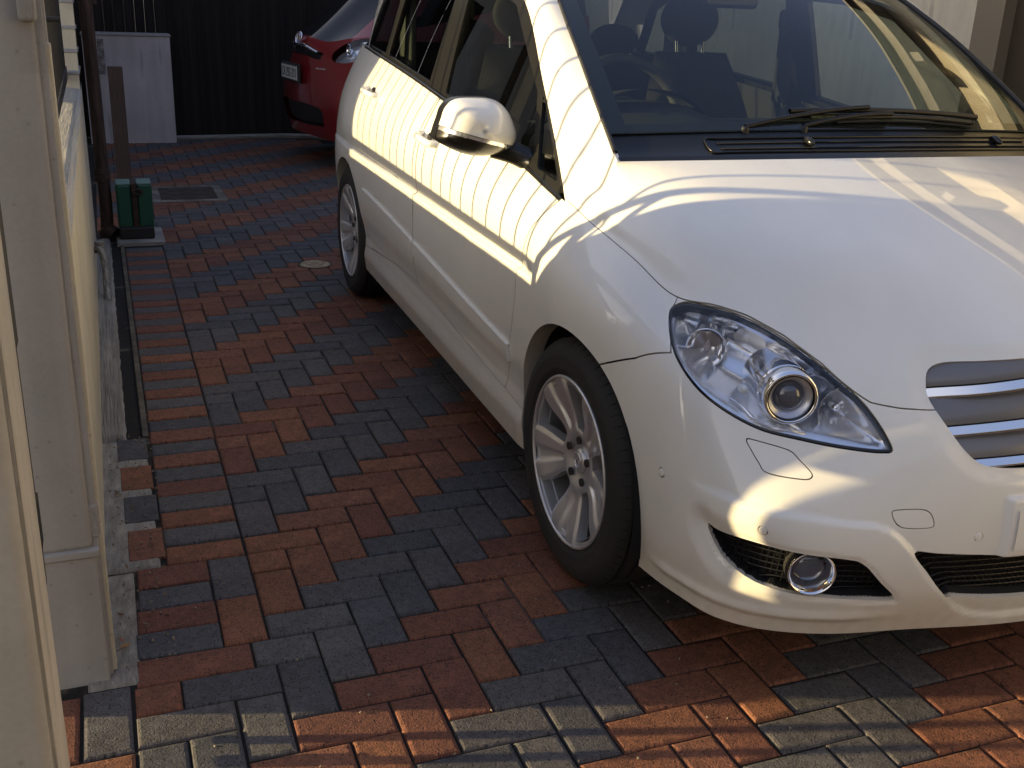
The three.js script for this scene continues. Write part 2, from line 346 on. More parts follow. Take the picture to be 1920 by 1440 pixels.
// cut pieces and fillers at the near left corner
[[-2.72, -1, -1, 0, 1], [-1, -2, 0, 0, 0], [-2.75, -2, -1, -1, 0], [-2.8, -3, -1, -2, 1], [-2.85, -4, -1, -3, 0], [-1, -4, 0, -2, 1], [-2.9, -5, -.43, -4, 1], [-2.95, -6, -2, -5, 1], [-3.95, -7.05, -2.98, -4.85, 0], [-4.9, -7.05, -3.97, -4.95, 1], [-4.9, -8.05, -2.98, -7.07, 1], [-3.95, -10.1, -2.98, -8.07, 0], [-4.9, -10.1, -3.97, -8.07, 1]].forEach(b => addBlock(b[0], b[1], b[2], b[3], !!b[4]));
{
  const geoCache = new Map(), list = [];
  camera.aspect = 4 / 3; camera.updateProjectionMatrix(); camera.updateMatrixWorld();
  const seen = new Set();
  for (const [x0, y0, x1, y1, red] of blocks) {
    const w = x1 - x0, d = y1 - y0, key = w.toFixed(2) + 'x' + d.toFixed(2), vkey = [x0, y0, x1, y1].map(t => t.toFixed(2)).join();
    if (seen.has(vkey)) continue; seen.add(vkey);
    const cx = (x0 + x1) / 2 * U, cy = (y0 + y1) / 2 * U, p = W3(cx, cy, 0).project(camera);
    const px = [[x0, y0], [x1, y0], [x1, y1], [x0, y1]].map(([a, b]) => W3(a * U, b * U, 0).project(camera));
    let area = 0; for (let i = 0; i < 4; i++) { const q = px[i], r = px[(i + 1) % 4]; area += q.x * r.y - r.x * q.y; }
    const vis = Math.abs(p.x) < 1.03 && Math.abs(p.y) < 1.05 && p.z < 1 && !(cx > .86 && cy > -.55 && cy < 3.5) && !(cx > 1.15 && cy > -.95 && cy < 3) && !(cx < -.1 && cy > 4);
    list.push({ key, w, d, cx, cy, red, area: vis ? Math.abs(area) : -1, mi: Math.floor(rnd() * 6), dz: rr(-.0016, .0016), tx: rr(-.005, .005), tz: rr(-.005, .005), ry: rr(-.006, .006), near: cy < 3.2 });
  }
  list.sort((a, b) => b.area - a.area);
  const rest = new Map();
  list.forEach((k, i) => {
    if (!geoCache.has(k.key)) geoCache.set(k.key, [0, 1, 2].map(q => {
      const g = paverGeo(k.w * U, k.d * U, .0016 + .0006 * q, .0068 + .0014 * q, .0050 + .0009 * q); const ox = rnd(), oy = rnd(), p = g.attributes.position, uv = new Float32Array(p.count * 2);
      for (let t = 0; t < p.count; t++) { uv[2 * t] = p.getX(t) + ox; uv[2 * t + 1] = p.getZ(t) + p.getY(t) + oy; } g.setAttribute('uv', new THREE.BufferAttribute(uv, 2)); return g;
    }));
    const geo = geoCache.get(k.key)[i % 3], mat = (k.red ? redMats : greyMats)[k.mi];
    if (i < 300) { const m = part('paver', geo, mat, ground); m.position.set(k.cx, k.dz, -k.cy); m.rotation.set(k.tx, k.ry, k.tz); m.name = i ? 'paver_' + String(i).padStart(3, '0') : 'paver'; }
    else { const g = strip(geo.clone()); g.rotateY(k.ry); g.rotateX(k.tx); g.rotateZ(k.tz); g.translate(k.cx, k.dz, -k.cy); if (!rest.has(mat)) rest.set(mat, []); rest.get(mat).push(g); }
  });
  for (const [mat, gs] of rest) part('paving', mergeGeometries(gs), mat, ground).userData.kind = 'stuff';
}
// ---- boundary strip beside the garden wall: cement bench, open drain, mortar with four small square blocks
{
  const rough = (x0, x1, y0, y1, z, amp, nx, ny, sd) => gridGeo(nx, ny, (a, b) => { const x = lerp(x0, x1, a), y = lerp(y0, y1, b); const e = noise3.noise(x * 30 + sd, y * 9, sd) * amp; const edge = (a === 0 || a === 1) ? noise3.noise(y * 14, sd, 3) * .008 : 0; return W3(x + edge, y, z + e + (a === 0 || a === 1 || b === 0 || b === 1 ? -.03 : 0)); });
  structure('cement_bench', rough(-.40, -.268, .86, 3.9, .012, .010, 10, 160, 2), S.cement);
  structure('mortar_bed', rough(-.40, -.199, -.012, .87, -.0015, .0015, 10, 60, 5), S.mortar); structure('mortar_bed_001', rough(-.40, -.272, -.50, -.004, -.0015, .0015, 10, 40, 7), S.mortar);
  const ch = gridGeo(12, 60, (a, b) => { const x = lerp(-.276, -.222, a); return W3(x, lerp(.875, 3.86, b), -.012 - .05 * Math.sin(a * Math.PI) + .004 * noise3.noise(x * 40, b * 60, 1)); });
  structure('drain_channel', ch, S.wet);
  structure('drain_kerb', boxUV(pbox(-.224, -.2035, .87, 3.74, -.06, .004, .004)), S.kerb);
  [[.695, .865, 0], [.475, .645, 1], [.262, .43, 0], [.045, .215, 1]].forEach(([y0, y1, red], i) => { const g = paverGeo(.092, y1 - y0, .001, .004, .003); const p = g.attributes.position, uv = new Float32Array(p.count * 2); for (let t = 0; t < p.count; t++) { uv[2 * t] = p.getX(t) + i * .3; uv[2 * t + 1] = p.getZ(t); } g.setAttribute('uv', new THREE.BufferAttribute(uv, 2)); const m = part('square_block', g, (red ? redMats : greyMats)[i + 1], ground); m.position.set(-.258 + .004 * i, .001, -(y0 + y1) / 2); m.name = i ? 'square_block_00' + i : 'square_block'; });
}
// ---- garden wall on the left, its stepped end, railing
{
  const gw = thing('garden_wall', 'low plastered garden wall along the left edge, stepping up at its far end', 'wall', [-.40, 0, -1.5]);
  const rel = g => { g.translate(.40, 0, 1.5); return g; };
  part('wall', rel(boxUV(pbox(-.462, -.348, -.42, 3.905, -.05, .872))), S.cream, gw);
  // sloping plaster cap with a worn surface
  const cap = gridGeo(8, 120, (a, b) => { const x = lerp(-.462, -.342, a), y = lerp(-.42, 3.44, b); return W3(x, y, (a === 0 || a === 1) ? .87 : lerp(.908, .895, b) - .012 * a + .002 * noise3.noise(x * 60, y * 18, 4)); });
  part('wall_cap', rel(cap), wallMat([.60, .57, .50], .012, 4), gw);
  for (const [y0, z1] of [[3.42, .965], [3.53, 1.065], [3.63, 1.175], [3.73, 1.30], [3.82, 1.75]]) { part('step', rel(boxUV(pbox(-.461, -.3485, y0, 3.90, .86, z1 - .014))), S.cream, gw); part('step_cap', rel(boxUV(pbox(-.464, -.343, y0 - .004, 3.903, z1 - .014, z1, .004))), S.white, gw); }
  const rail = thing('railing', 'dark iron railing of thin upright bars standing on the garden wall', 'railing', [-.41, .88, -1.4]);
  const rl = g => { g.translate(.41, -.88, 1.4); return g; };
  for (let i = 0; i < 29; i++) { const y = -.02 + i * .1225 + .010 * Math.sin(i * 7.3); const b = new THREE.CylinderGeometry(.0058, .0058, 1.14, 8); b.translate(-.412, .945 + .57, -y); const m = part('bar', rl(b), S.iron, rail); m.name = i ? 'bar_' + String(i).padStart(3, '0') : 'bar'; }
  part('fascia_board', rl(pbox(-.44, -.40, -.42, 3.6, 1.88, 2.26, .004)), S.white, rail);
  { const ex = new THREE.ExtrudeGeometry(new THREE.Shape([[.24, .934], [.24, .962], [3.44, .992], [3.44, .930]].map(p => new THREE.Vector2(-p[0], p[1]))), { depth: .02, bevelEnabled: false }); ex.rotateY(-Math.PI / 2); ex.translate(-.402, 0, 0); part('bottom_rail', rl(ex), S.iron, rail); }
  // slanting rails and solid infill at the near end
  const zs = y => .994 + 1.28 * (.195 - y), poly = (pts, name) => { const ex = new THREE.ExtrudeGeometry(new THREE.Shape(pts.map(p => new THREE.Vector2(-p[0], p[1]))), { depth: .02, bevelEnabled: false }); ex.rotateY(-Math.PI / 2); ex.translate(-.402, 0, 0); part(name, rl(ex), name === 'sheet_infill' ? S.white : S.iron, rail); };
  poly([[.265, zs(.265) + .034], [-.03, zs(-.03) + .034], [-.03, zs(-.03) + .074], [.265, zs(.265) + .074]], 'slanting_rail');
  for (const [a, b] of [[.125, .158], [.048, .064], [.235, .265]]) poly([[b, zs(b) - .04], [a, zs(a) - .04], [a, zs(a) + .04], [b, zs(b) + .04]], 'rail_bracket');
  poly([[.30, .86], [.252, zs(.252) - .034], [-.03, zs(-.03) - .034], [-.03, 2.1], [-.40, 2.1], [-.40, .86]], 'sheet_infill');
  { const b = new THREE.CylinderGeometry(.009, .009, .05, 12); b.rotateZ(Math.PI / 2); b.translate(-.388, 1.275, -1.55); b.scale(1, 1, 1); part('peg', rl(b), S.iron, rail); }
  single('cap_bolt', (() => { const g = tube([[-.437, .889, -.55], [-.425, .897, -.55], [-.405, .897, -.552], [-.36, .889, -.553]], .0045, 16, 8); const h = new THREE.SphereGeometry(.011, 12, 8); h.scale(1.5, .8, .8); h.translate(-.43, .896, -.55); return merge([g, h]); })(), S.iron, 'small rusty bolt lying across the lit top of the garden wall', 'bolt');
}
// ---- pier at the near end and the post in front of it
{
  const p = thing('wall_pier', 'white plastered pier at the near end of the garden wall with a plinth', 'pier', [-.48, 0, .38]);
  const rl = g => { g.translate(.48, 0, -.38); return g; };
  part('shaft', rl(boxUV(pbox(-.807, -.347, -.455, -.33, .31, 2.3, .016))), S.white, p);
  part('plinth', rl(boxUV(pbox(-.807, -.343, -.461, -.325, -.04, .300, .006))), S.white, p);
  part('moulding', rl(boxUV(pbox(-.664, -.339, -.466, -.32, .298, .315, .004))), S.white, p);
  part('door_stile', rl(boxUV(pbox(-.352, -.330, -.432, -.405, 0, 1.30, .003))), S.cream, p); part('door_stile', rl(boxUV(pbox(-.360, -.337, -.447, -.434, 0, 1.9, .002))), S.white, p);
  part('cover_strip', rl(boxUV(pbox(-.350, -.334, -.402, -.385, 0, 1.9, .003))), S.white, p);
  part('hinge_block', rl(pbox(-.362, -.333, -.45, -.43, .335, .41, .005)), S.white, p);
  part('lamp_bracket', rl(pbox(-.375, -.345, -.475, -.45, 1.335, 1.45, .01)), S.white, p);
  const q = thing('gate_post', 'broad pale gate post cut off by the left edge of the picture', 'post', [-.45, 0, 1.32]);
  const r2 = g => { g.translate(.45, 0, -1.32); return g; };
  part('post_shaft', r2(boxUV(pbox(-.55, -.369, -1.42, -1.27, -.04, 2.3, .022))), wallMat([.60, .545, .45], .004), q);
  part('post_cap', r2(pbox(-.57, -.35, -1.44, -1.25, 2.3, 2.36, .01)), S.white, q);
  // side gate of thin bars between pier and post, seen only by its shadows
  const g = thing('side_gate', 'iron side gate of slim bars between the pier and the gate post', 'gate', [-.43, 0, .9]);
  const r3 = k => { k.translate(.43, 0, -.9); return k; };
  part('gate_frame', r3(merge([pbox(-.449, -.431, -.60, -.555, .40, .50), pbox(-.45, -.43, -1.27, -1.25, .08, 1.9), pbox(-.45, -.43, -.72, -.70, .05, .095), pbox(-.45, -.43, -1.25, -.56, .80, 1.9), pbox(-.449, -.431, -1.25, -.594, .33, .798)])), S.iron, g);
  for (const y of [-.650, -.722, -.80, -.88, -.96, -1.04, -1.12, -1.20]) part('gate_bar', r3(pbox(-.447, -.433, y - .011, y + .011, .05, 1.5)), S.iron, g);
}
// ---- downpipe, brown post, green box on its pad, small white pipe
{
  const d = thing('downpipe', 'rusty brown downpipe rising in front of the pale block wall', 'pipe', [-.285, 0, -3.92]);
  const pipe = (pts, r) => tube(pts, r, 40, 14);
  part('pipe', pipe([[-.012, 0, 0], [0, .06, 0], [.002, .6, 0], [-.002, 1.2, 0], [-.006, 2.2, 0]], .036), S.rust, d);
  part('foot', (() => { const g = pipe([[-.012, .02, 0], [.01, .05, .02], [.045, .03, .05]], .04); return g; })(), S.rust, d);
  part('bracket', pbox(-.012, .055, -.012, .012, 1.28, 1.31), S.rust, d); 
  part('collar', lathe([[.037, .33], [.043, .335], [.043, .40], [.037, .405]], 24), S.rust, d);
  const pl = thing('brown_post', 'flat dark brown post standing upright behind the green box', 'post', [-.16, 0, -4.5]);
  part('plank', box(.086, .93, .035, 0, .455, 0, .003), S.brown, pl); part('base', box(.11, .02, .08, 0, .0, 0, .004), S.iron, pl);
  const pad = structure('concrete_pad', boxUV(pbox(-.24, .022, 3.72, 4.12, -.04, .016, .008)), S.cement);
  const b = thing('meter_box', 'green plastic box with a brown strap, standing on a concrete pad', 'box', [-.125, .016, -3.90]);
  for (const x of [-.055, .055]) { const g = box(.082, .255, .17, x * 1.02, .185, 0, .016); part('casing', g, S.green, b); const t = box(.078, .008, .162, x * 1.02, .313, 0, .003); part('lid', t, std([.16, .26, .21], .6), b); }
  part('strap', box(.030, .30, .178, 0, .165, .001, .004), S.rust, b); part('strap_knot', (() => { const g = new THREE.TorusGeometry(.022, .009, 8, 20); g.scale(1, .7, .8); g.translate(.018, .27, .095); return g; })(), S.rust, b);
  part('base', box(.19, .07, .20, 0, .035, 0, .012), S.iron, b); part('seam', box(.18, .006, .176, 0, .072, 0), S.iron, b);
  const wp = thing('waste_pipe', 'short white plastic waste pipe bent down at the foot of the wall', 'pipe', [-.322, 0, -2.75]);
  part('pipe', pipe([[-.02, .20, -.02], [0, .205, 0], [.016, .17, .03], [.018, .06, .12], [.02, .0, .2]], .017), S.pvc, wp); part('cap', (() => { const g = new THREE.CylinderGeometry(.022, .022, .05, 18); g.translate(0, .215, -.02); return g; })(), S.pvc, wp);
  // debris at the pier foot
  const lv = [[-.322, -.36, .5], [-.315, -.345, 1.8], [-.330, -.335, 2.6], [-.310, -.37, 3.9]];
  lv.forEach(([x, y, a], i) => { const s = new THREE.Shape(); s.moveTo(0, 0); s.quadraticCurveTo(.012, .008, .026, 0); s.quadraticCurveTo(.012, -.009, 0, 0); const g = new THREE.ExtrudeGeometry(s, { depth: .0008, bevelEnabled: false, curveSegments: 6 }); g.rotateX(-Math.PI / 2 + .5); g.rotateY(a); g.translate(x, .008 + .003 * i, -y);
    single('dry_leaf', g, std([[.30, .16, .06], [.22, .09, .05], [.35, .24, .08], [.18, .08, .05]][i], .8), ['curled tan leaf lying highest against the pier foot', 'dark red brown leaf at the pier foot', 'yellowish dry leaf at the pier foot', 'small brown leaf nearest the paving at the pier foot'][i], 'leaf'); });
}
// ---- inspection cover and round cap in the paving
{
  const m = thing('manhole_cover', 'rectangular rusty inspection cover in a pale concrete frame in the paving', 'manhole cover', [.265, 0, -5.31]);
  part('frame', merge([boxUV(box(.50, .03, .06, 0, -.010, .28, .004)), boxUV(box(.50, .03, .06, 0, -.010, -.28, .004)), boxUV(box(.06, .03, .50, .22, -.010, 0, .004)), boxUV(box(.06, .03, .50, -.22, -.010, 0, .004))]), std([.24, .22, .19], .92, { map: rep(dirty, 3, 3) }), m);
  part('lid', boxUV(box(.375, .02, .495, 0, -.008, 0, .003)), std([.11, .085, .075], .7, { map: rep(dirty, 6, 6), bumpMap: rep(grainBump, 10, 10), bumpScale: .012, metalness: .2 }), m);
  const r = thing('round_cap', 'small round beige cap set into the paving near the rear wheel', 'cap', [.755, .001, -3.07]);
  part('disc', lathe([[0, .004], [.078, .004], [.084, 0], [.084, -.02]], 40), std([.58, .44, .26], .8, { map: rep(dirty, 3, 3) }), r); part('rim', lathe([[.0855, -.02], [.0855, .002], [.093, .001], [.095, -.02]], 40), S.iron, r);
}
// ---- pale block wall, timber fence
{
  const b = thing('bin_wall', 'short pale rendered wall in front of the dark timber fence', 'wall', [0, 0, -8.1]);
  part('wall', boxUV(box(.745, 1.0, .22, .005, .44, .01)), S.pink, b); part('coping', boxUV(box(.765, .025, .24, .005, .952, .01, .01)), S.white, b);
  const pw = new THREE.MeshStandardMaterial(); 
  single('notice_board', boxUV(pbox(-.245, -.19, 7.80, 7.812, .62, .92)), std([.36, .34, .33], .8, { map: rep(dirty, 8, 8) }), 'weathered grey board hanging on the pale wall beside the downpipe', 'board');
  const f = thing('timber_fence', 'tall dark fence of upright timber boards at the back with slits of light', 'fence', [1.6, 0, -8.42]);
  let x = -2.6, i = 0;
  while (x < 3.6) { const w = rr(.082, .096), gap = x < -1.75 ? rr(-.002, .006) : x < -1.1 ? rr(-.001, .003) : rr(-.004, .0012); const h = 2.5 + rr(-.03, .03); const m = part('board', box(w, h, .02, x + w / 2 - .0, h / 2 - .02 + .02, rr(-.004, .004)), S.timber[i % 3], f); m.name = i ? 'board_' + String(i).padStart(3, '0') : 'board'; x += w + gap; i++; }
  for (const z of [.45, 1.32, 2.2]) part('rail', box(6.2, .07, .04, .5, z, -.035), S.timber[0], f);
  for (const px of [-2.5, -.4, 1.6, 3.4]) part('fence_post', box(.09, 2.5, .09, px, 1.25, -.1), S.timber[1], f);
  const kp = []; for (let k = 0; k <= 20; k++) { const t = k / 20, X = lerp(.38, 2.1, t); kp.push([X, .012, -(8.17 + .12 * Math.sin(t * 2.2) - .9 * Math.max(0, t - .62) ** 1.5 * 2)]); }
  const kb = tube(kp, .028, 40, 8); structure('paving_kerb', kb, S.cement);
}
// ---- house on the right
{
  const h = thing('house', 'cream rendered house on the right behind the car with a dark door', 'house', [4.5, 0, -3]);
  const rl = g => { g.translate(-4.5, 0, 3); return g; };
  const hx = 3.75;
  part('wall', rl(boxUV(pbox(hx, hx + .2, 1.74, 9, -.05, 2.45))), S.house, h); part('wall', rl(boxUV(pbox(hx, hx + .2, -5, -.35, -.05, 2.45))), S.house, h); part('wall', rl(boxUV(pbox(hx + .001, hx + .199, -.35, 1.74, 2.12, 2.449))), S.house, h);
  part('end_wall', rl(boxUV(pbox(hx + .2, 7, 8.8, 9, -.05, 2.55))), S.house, h); part('end_wall', rl(boxUV(pbox(hx + .2, 7, -5, -4.8, -.05, 2.55))), S.house, h);
  const fr = part('door_frame', rl(merge([pbox(hx - .02, hx + .12, 1.56, 1.74, 0, 2.12), pbox(hx - .02, hx + .12, -.35, -.23, 0, 2.12), pbox(hx - .02, hx + .12, -.23, 1.56, 2.0, 2.12)])), std([.22, .19, .14], .7), h);
  part('door', rl(pbox(hx + .05, hx + .09, -.23, 1.56, 0, 2.0)), std([.055, .04, .025], .6), h);
  part('fascia', rl(boxUV(pbox(hx - .34, hx - .31, -5.2, 9.2, 2.40, 2.56))), S.white, h); part('soffit', rl(pbox(hx - .31, hx + .2, -5.2, 9.2, 2.452, 2.465)), S.white, h);
  part('gutter', rl((() => { const g = new THREE.CylinderGeometry(.055, .055, 14.4, 16, 1, true, 0, Math.PI); g.rotateX(Math.PI / 2); g.rotateZ(Math.PI / 2); g.translate(hx - .40, 2.52, -2); return g; })()), S.white, h);
  for (let i = 0; i < 12; i++) part('rafter_end', rl(boxUV(pbox(hx - .305, hx - .001, -4.6 + i * 1.1, -4.52 + i * 1.1, 2.30, 2.45))), S.white, h);
  const rs = new THREE.PlaneGeometry(3.6, 14.6, 1, 1); rs.rotateX(-Math.PI / 2); rs.rotateZ(.38); rs.translate(hx + 1.3, 3.20, -2); part('roof', rl(rs), std([.12, .055, .04], .8), h);
}

// ---- litter and grit gathered along the foot of the wall and in the drain
{
  const leafG = (() => { const s = new THREE.Shape(); s.moveTo(0, 0); s.quadraticCurveTo(.008, .006, .018, 0); s.quadraticCurveTo(.008, -.006, 0, 0); const g = new THREE.ShapeGeometry(s, 4); g.rotateX(-Math.PI / 2); const p = g.attributes.position; for (let i = 0; i < p.count; i++) p.setY(i, 9 * (p.getX(i) - .009) ** 2 + 12 * p.getZ(i) ** 2); g.computeVertexNormals(); return g; })();
  const put = (n, f, m, g0, s0, s1, name) => { const L = []; for (let i = 0; i < n; i++) { const [x, y, z] = f(), g = g0.clone(); g.scale(rr(s0, s1), rr(s0, s1), rr(s0, s1)); g.rotateX(rr(-.5, .5)); g.rotateZ(rr(-.4, .4)); g.rotateY(rr(0, 6.3)); g.translate(x, z, -y); L.push(strip(g.index ? g.toNonIndexed() : g)); } const o = shadowed(new THREE.Mesh(mergeGeometries(L), m)); o.name = numbered(name); o.userData = { kind: 'stuff', label: name === 'grit' ? 'fine grit and sand scattered along the wall foot and joints' : 'small dry leaf fragments lying along the drain and wall foot', category: name === 'grit' ? 'grit' : 'leaf litter' }; scene.add(o); };
  const along = () => rnd() < .55 ? [rr(-.27, -.225), rr(.9, 3.8), -.045] : [rr(-.335, -.20), rr(-.45, .9), .004];
  put(90, along, std([.16, .095, .045], .85), leafG, .6, 1.3, 'leaf_litter');
  put(420, () => rnd() < .6 ? along() : [rr(-.25, 1.1), rr(-1.2, 3.2), .002], std([.24, .20, .15], .95), new THREE.IcosahedronGeometry(.0026, 0), .5, 1.6, 'grit');
}

// ---------------------------------------------------------------- what stands round about, out of view: it shades the yard and shows in the paint
{
  const t = thing('house', 'white rendered house further left that shades the back of the yard', 'house', [-3.5, 0, -7.4]);
  part('wall', boxUV(box(4.6, 3.4, 6.6, .0, 1.7, -.1)), S.house, t); const rf = new THREE.ConeGeometry(4.6, 1.8, 4); rf.rotateY(Math.PI / 4); rf.scale(1, 1, 1.3); rf.translate(0, 4.3, 0); part('roof', rf, std([.12, .055, .04], .8), t);
  const g = thing('driveway_gate', 'dark driveway gate of upright bars behind the viewer', 'gate', [1.4, 0, 5.2]);
  for (let i = 0; i < 34; i++) { const b = box(.022, 1.7, .022, -1.75 + i * .106, .95, 0); const m = part('bar', b, S.iron, g); m.name = i ? 'bar_' + String(i).padStart(3, '0') : 'bar'; }
  part('gate_rail', box(3.6, .05, .04, 0, .15, 0), S.iron, g); part('gate_rail', box(3.6, .05, .04, 0, 1.6, 0), S.iron, g);
  const ah = thing('house', 'broad plain house across the street behind the viewer', 'house', [1.5, 0, 10.5]);
  part('wall', boxUV(box(22, 4.2, 4, 0, 2.1, 2)), wallMat([.30, .28, .25], .003), ah); const rp = new THREE.CylinderGeometry(.1, 3.2, 1.8, 4); rp.rotateY(Math.PI / 4); rp.scale(5, 1, 1.1); rp.translate(0, 5.1, 2); part('roof', rp, std([.12, .055, .04], .8), ah);
  const b = thing('hedge', 'dark clipped hedge across the street behind the viewer', 'hedge', [1, 0, 8.4]);
  part('foliage', gridGeo(120, 24, (a, v) => { const th = v * Math.PI, x = (a - .5) * 26; const r = 1 + .25 * noise3.noise(x * 2, v * 9, 3) + .12 * noise3.noise(x * 7, v * 30, 1); return V(x, Math.sin(th) * 1.3 * r, Math.cos(th) * .6 * r); }), std([.04, .055, .022], .9), b);
}
function tree(x, y, h, r, n, label) {
  const t = thing('tree', label, 'tree', [x, 0, -y]);
  const bark = std([.07, .05, .035], .9), leaf = [std([.045, .07, .022], .7), std([.06, .085, .03], .7), std([.035, .055, .02], .7)];
  const trunk = tube([[0, 0, 0], [.06, h * .3, .05], [-.05, h * .6, 0]], .14, 12, 8); const L = [trunk];
  for (let i = 0; i < 7; i++) { const a = i * 2.4, q = rr(.5, .9) * r; L.push(tube([[0, h * .42, 0], [Math.cos(a) * q * .5, h * .6, Math.sin(a) * q * .5], [Math.cos(a) * q, h * rr(.68, .95), Math.sin(a) * q]], .045, 8, 6)); }
  part('trunk', merge(L), bark, t);
  for (let c = 0; c < 3; c++) {
    const P = [], I = [];
    for (let i = 0; i < n / 3; i++) { const cl = Math.floor(rnd() * 14), ca = cl * 2.4, cr = r * (.35 + .5 * ((cl * 7) % 5) / 5), cx = Math.cos(ca) * cr, cz = Math.sin(ca) * cr, cy = h * (.62 + .3 * ((cl * 5) % 7) / 7); const d = V(rr(-1, 1), rr(-1, 1), rr(-1, 1)); if (d.length() > 1) continue; d.multiplyScalar(r * .42); const s = rr(.05, .11), u = V(rr(-1, 1), rr(-1, 1), rr(-1, 1)).normalize().multiplyScalar(s), v = V(rr(-1, 1), rr(-1, 1), rr(-1, 1)).normalize().multiplyScalar(s * .5), o = V(cx, cy, cz).add(d), k = P.length / 3; for (const q of [o.clone().sub(u), o.clone().add(v), o.clone().add(u), o.clone().sub(v)]) P.push(q.x, q.y, q.z); I.push(k, k + 1, k + 2, k, k + 2, k + 3); }
    const g = new THREE.BufferGeometry(); g.setAttribute('position', new THREE.Float32BufferAttribute(P, 3)); g.setIndex(I); g.computeVertexNormals(); const m = part('crown', g, leaf[c], t); m.userData.kind = 'stuff';
  }
}
tree(-7.5, 10.5, 6.5, 2.3, 6000, 'broad leafy tree beyond the garden wall to the left'); tree(-4.5, -9, 5.5, 2.0, 4500, 'round leafy tree across the street behind the viewer'); tree(1.5, 13.5, 6, 2.4, 6000, 'leafy tree standing beyond the timber fence');

// ---------------------------------------------------------------- white car: the master skin of its lower body
// each station: u, then rails from the lower edge to the shoulder as (s, w, h)
const ST = [
  [0, [.02, 0, .205], [0, 0, .33], [-.005, 0, .45], [.015, 0, .56], [.05, 0, .69], [.085, 0, .795]],
  [.2, [.035, .2, .203], [.008, .2, .33], [.003, .2, .45], [.023, .2, .56], [.06, .2, .69], [.1, .2, .79]],
  [.41, [.085, .4, .195], [.04, .41, .33], [.035, .41, .45], [.065, .41, .56], [.115, .40, .66], [.19, .37, .765]],
  [.57, [.12, .55, .19], [.08, .565, .33], [.078, .57, .45], [.125, .565, .56], [.185, .55, .66], [.29, .5, .785]],
  [.73, [.19, .70, .19], [.15, .705, .33], [.15, .71, .46], [.215, .70, .575], [.27, .675, .67], [.375, .60, .80]],
  [.86, [.28, .77, .19], [.255, .785, .33], [.26, .79, .47], [.31, .785, .60], [.36, .765, .69], [.46, .68, .807]],
  [1.01, [.409, .808, .19], [.40, .83, .33], [.41, .838, .48], [.44, .835, .62], [.48, .812, .72], [.535, .742, .803]],
  [1.2, [.60, .83, .19], [.60, .85, .33], [.60, .862, .48], [.61, .868, .63], [.63, .855, .75], [.65, .772, .840]],
  [1.4, [.80, .84, .19], [.80, .87, .34], [.80, .885, .50], [.80, .892, .65], [.81, .876, .78], [.79, .787, .873]],
  [1.67, [1.07, .845, .20], [1.07, .865, .34], [1.07, .883, .50], [1.07, .89, .65], [1.07, .875, .80], [1.07, .80, .916]],
  [2.1, [1.5, .85, .21], [1.5, .868, .35], [1.5, .883, .50], [1.5, .885, .66], [1.5, .872, .83], [1.5, .80, .985]],
  [2.8, [2.2, .85, .215], [2.2, .868, .35], [2.2, .883, .50], [2.2, .885, .67], [2.2, .87, .87], [2.2, .785, 1.055]],
  [3.4, [2.8, .85, .215], [2.8, .868, .35], [2.8, .883, .50], [2.8, .886, .69], [2.8, .866, .90], [2.8, .77, 1.10]],
  [3.9, [3.3, .845, .21], [3.3, .868, .35], [3.3, .885, .50], [3.3, .89, .70], [3.3, .862, .92], [3.3, .755, 1.13]],
  [4.2, [3.6, .835, .21], [3.6, .866, .35], [3.6, .886, .50], [3.6, .89, .70], [3.6, .856, .93], [3.6, .742, 1.145]],
  [4.55, [3.95, .80, .23], [3.95, .835, .36], [3.95, .86, .51], [3.95, .865, .70], [3.95, .825, .93], [3.95, .715, 1.155]],
  [4.85, [4.15, .69, .25], [4.19, .71, .37], [4.21, .735, .52], [4.18, .745, .70], [4.12, .73, .92], [4.07, .66, 1.16]],
  [5.18, [4.22, .4, .25], [4.26, .4, .38], [4.273, .4, .53], [4.25, .4, .70], [4.2, .4, .92], [4.13, .4, 1.16]],
  [5.58, [4.23, 0, .25], [4.275, 0, .38], [4.285, 0, .53], [4.26, 0, .70], [4.21, 0, .92], [4.14, 0, 1.16]],
];
const VK = [0, .14, .27, .40, .52, .68, .78, .93, 1.12, 1.32];
const AXF = [.797, .316], AXR = [3.575, .316], ARCH = .348;
const cowlPt = w => [.83 + .128 * (w / .715) ** 2, w, 1.056 - .02 * (w / .715) ** 2];
const HC = spline([.02, .085, .18, .30, .45, .60, .75, .83, .96, 1.10], [.74, .797, .850, .903, .954, .998, 1.036, 1.056, 1.086, 1.115]);
const COWLW = [0, .13, .26, .345, .43, .515, .59, .645, .69, .715];
const gapLine = (() => {
  const f = ST.slice(0, 10), L = [[-f[2][0], [f[2][6][0], -f[2][6][1], f[2][6][2]]], [-f[1][0], [f[1][6][0], -f[1][6][1], f[1][6][2]]], ...f.map(x => [x[0], x[6]])];
  const sp = [0, 1, 2].map(c => spline(L.map(a => a[0]), L.map(a => a[1][c])));
  return Array.from({ length: 240 }, (_, i) => { const u = -.41 + i / 239 * 2.08; return sp.map(k => k(u)); });
})();
function hoodH(s, w) {
  let d = 1e9, e = null; for (const g of gapLine) { const k = Math.hypot(s - g[0], w - g[1]); if (k < d) { d = k; e = g; } }
  const De = HC(e[0]) - .035 * (e[1] / .6) ** 2 - e[2];
  return HC(s) - .035 * (w / .6) ** 2 - De * Math.exp(-d / .1 - (d / .18) ** 2);
}
const HT = [.16, .40, .70, 1];
const hoodRails = HT.map(t => ST.slice(0, 10).map((st, i) => {
  const e = st[6], c = cowlPt(COWLW[i]); if (t === 1) return c;
  const s = lerp(e[0], c[0], t), w = lerp(e[1], c[1], t);
  return [s, w, hoodH(s, w)];
}));
const railSpl = [];
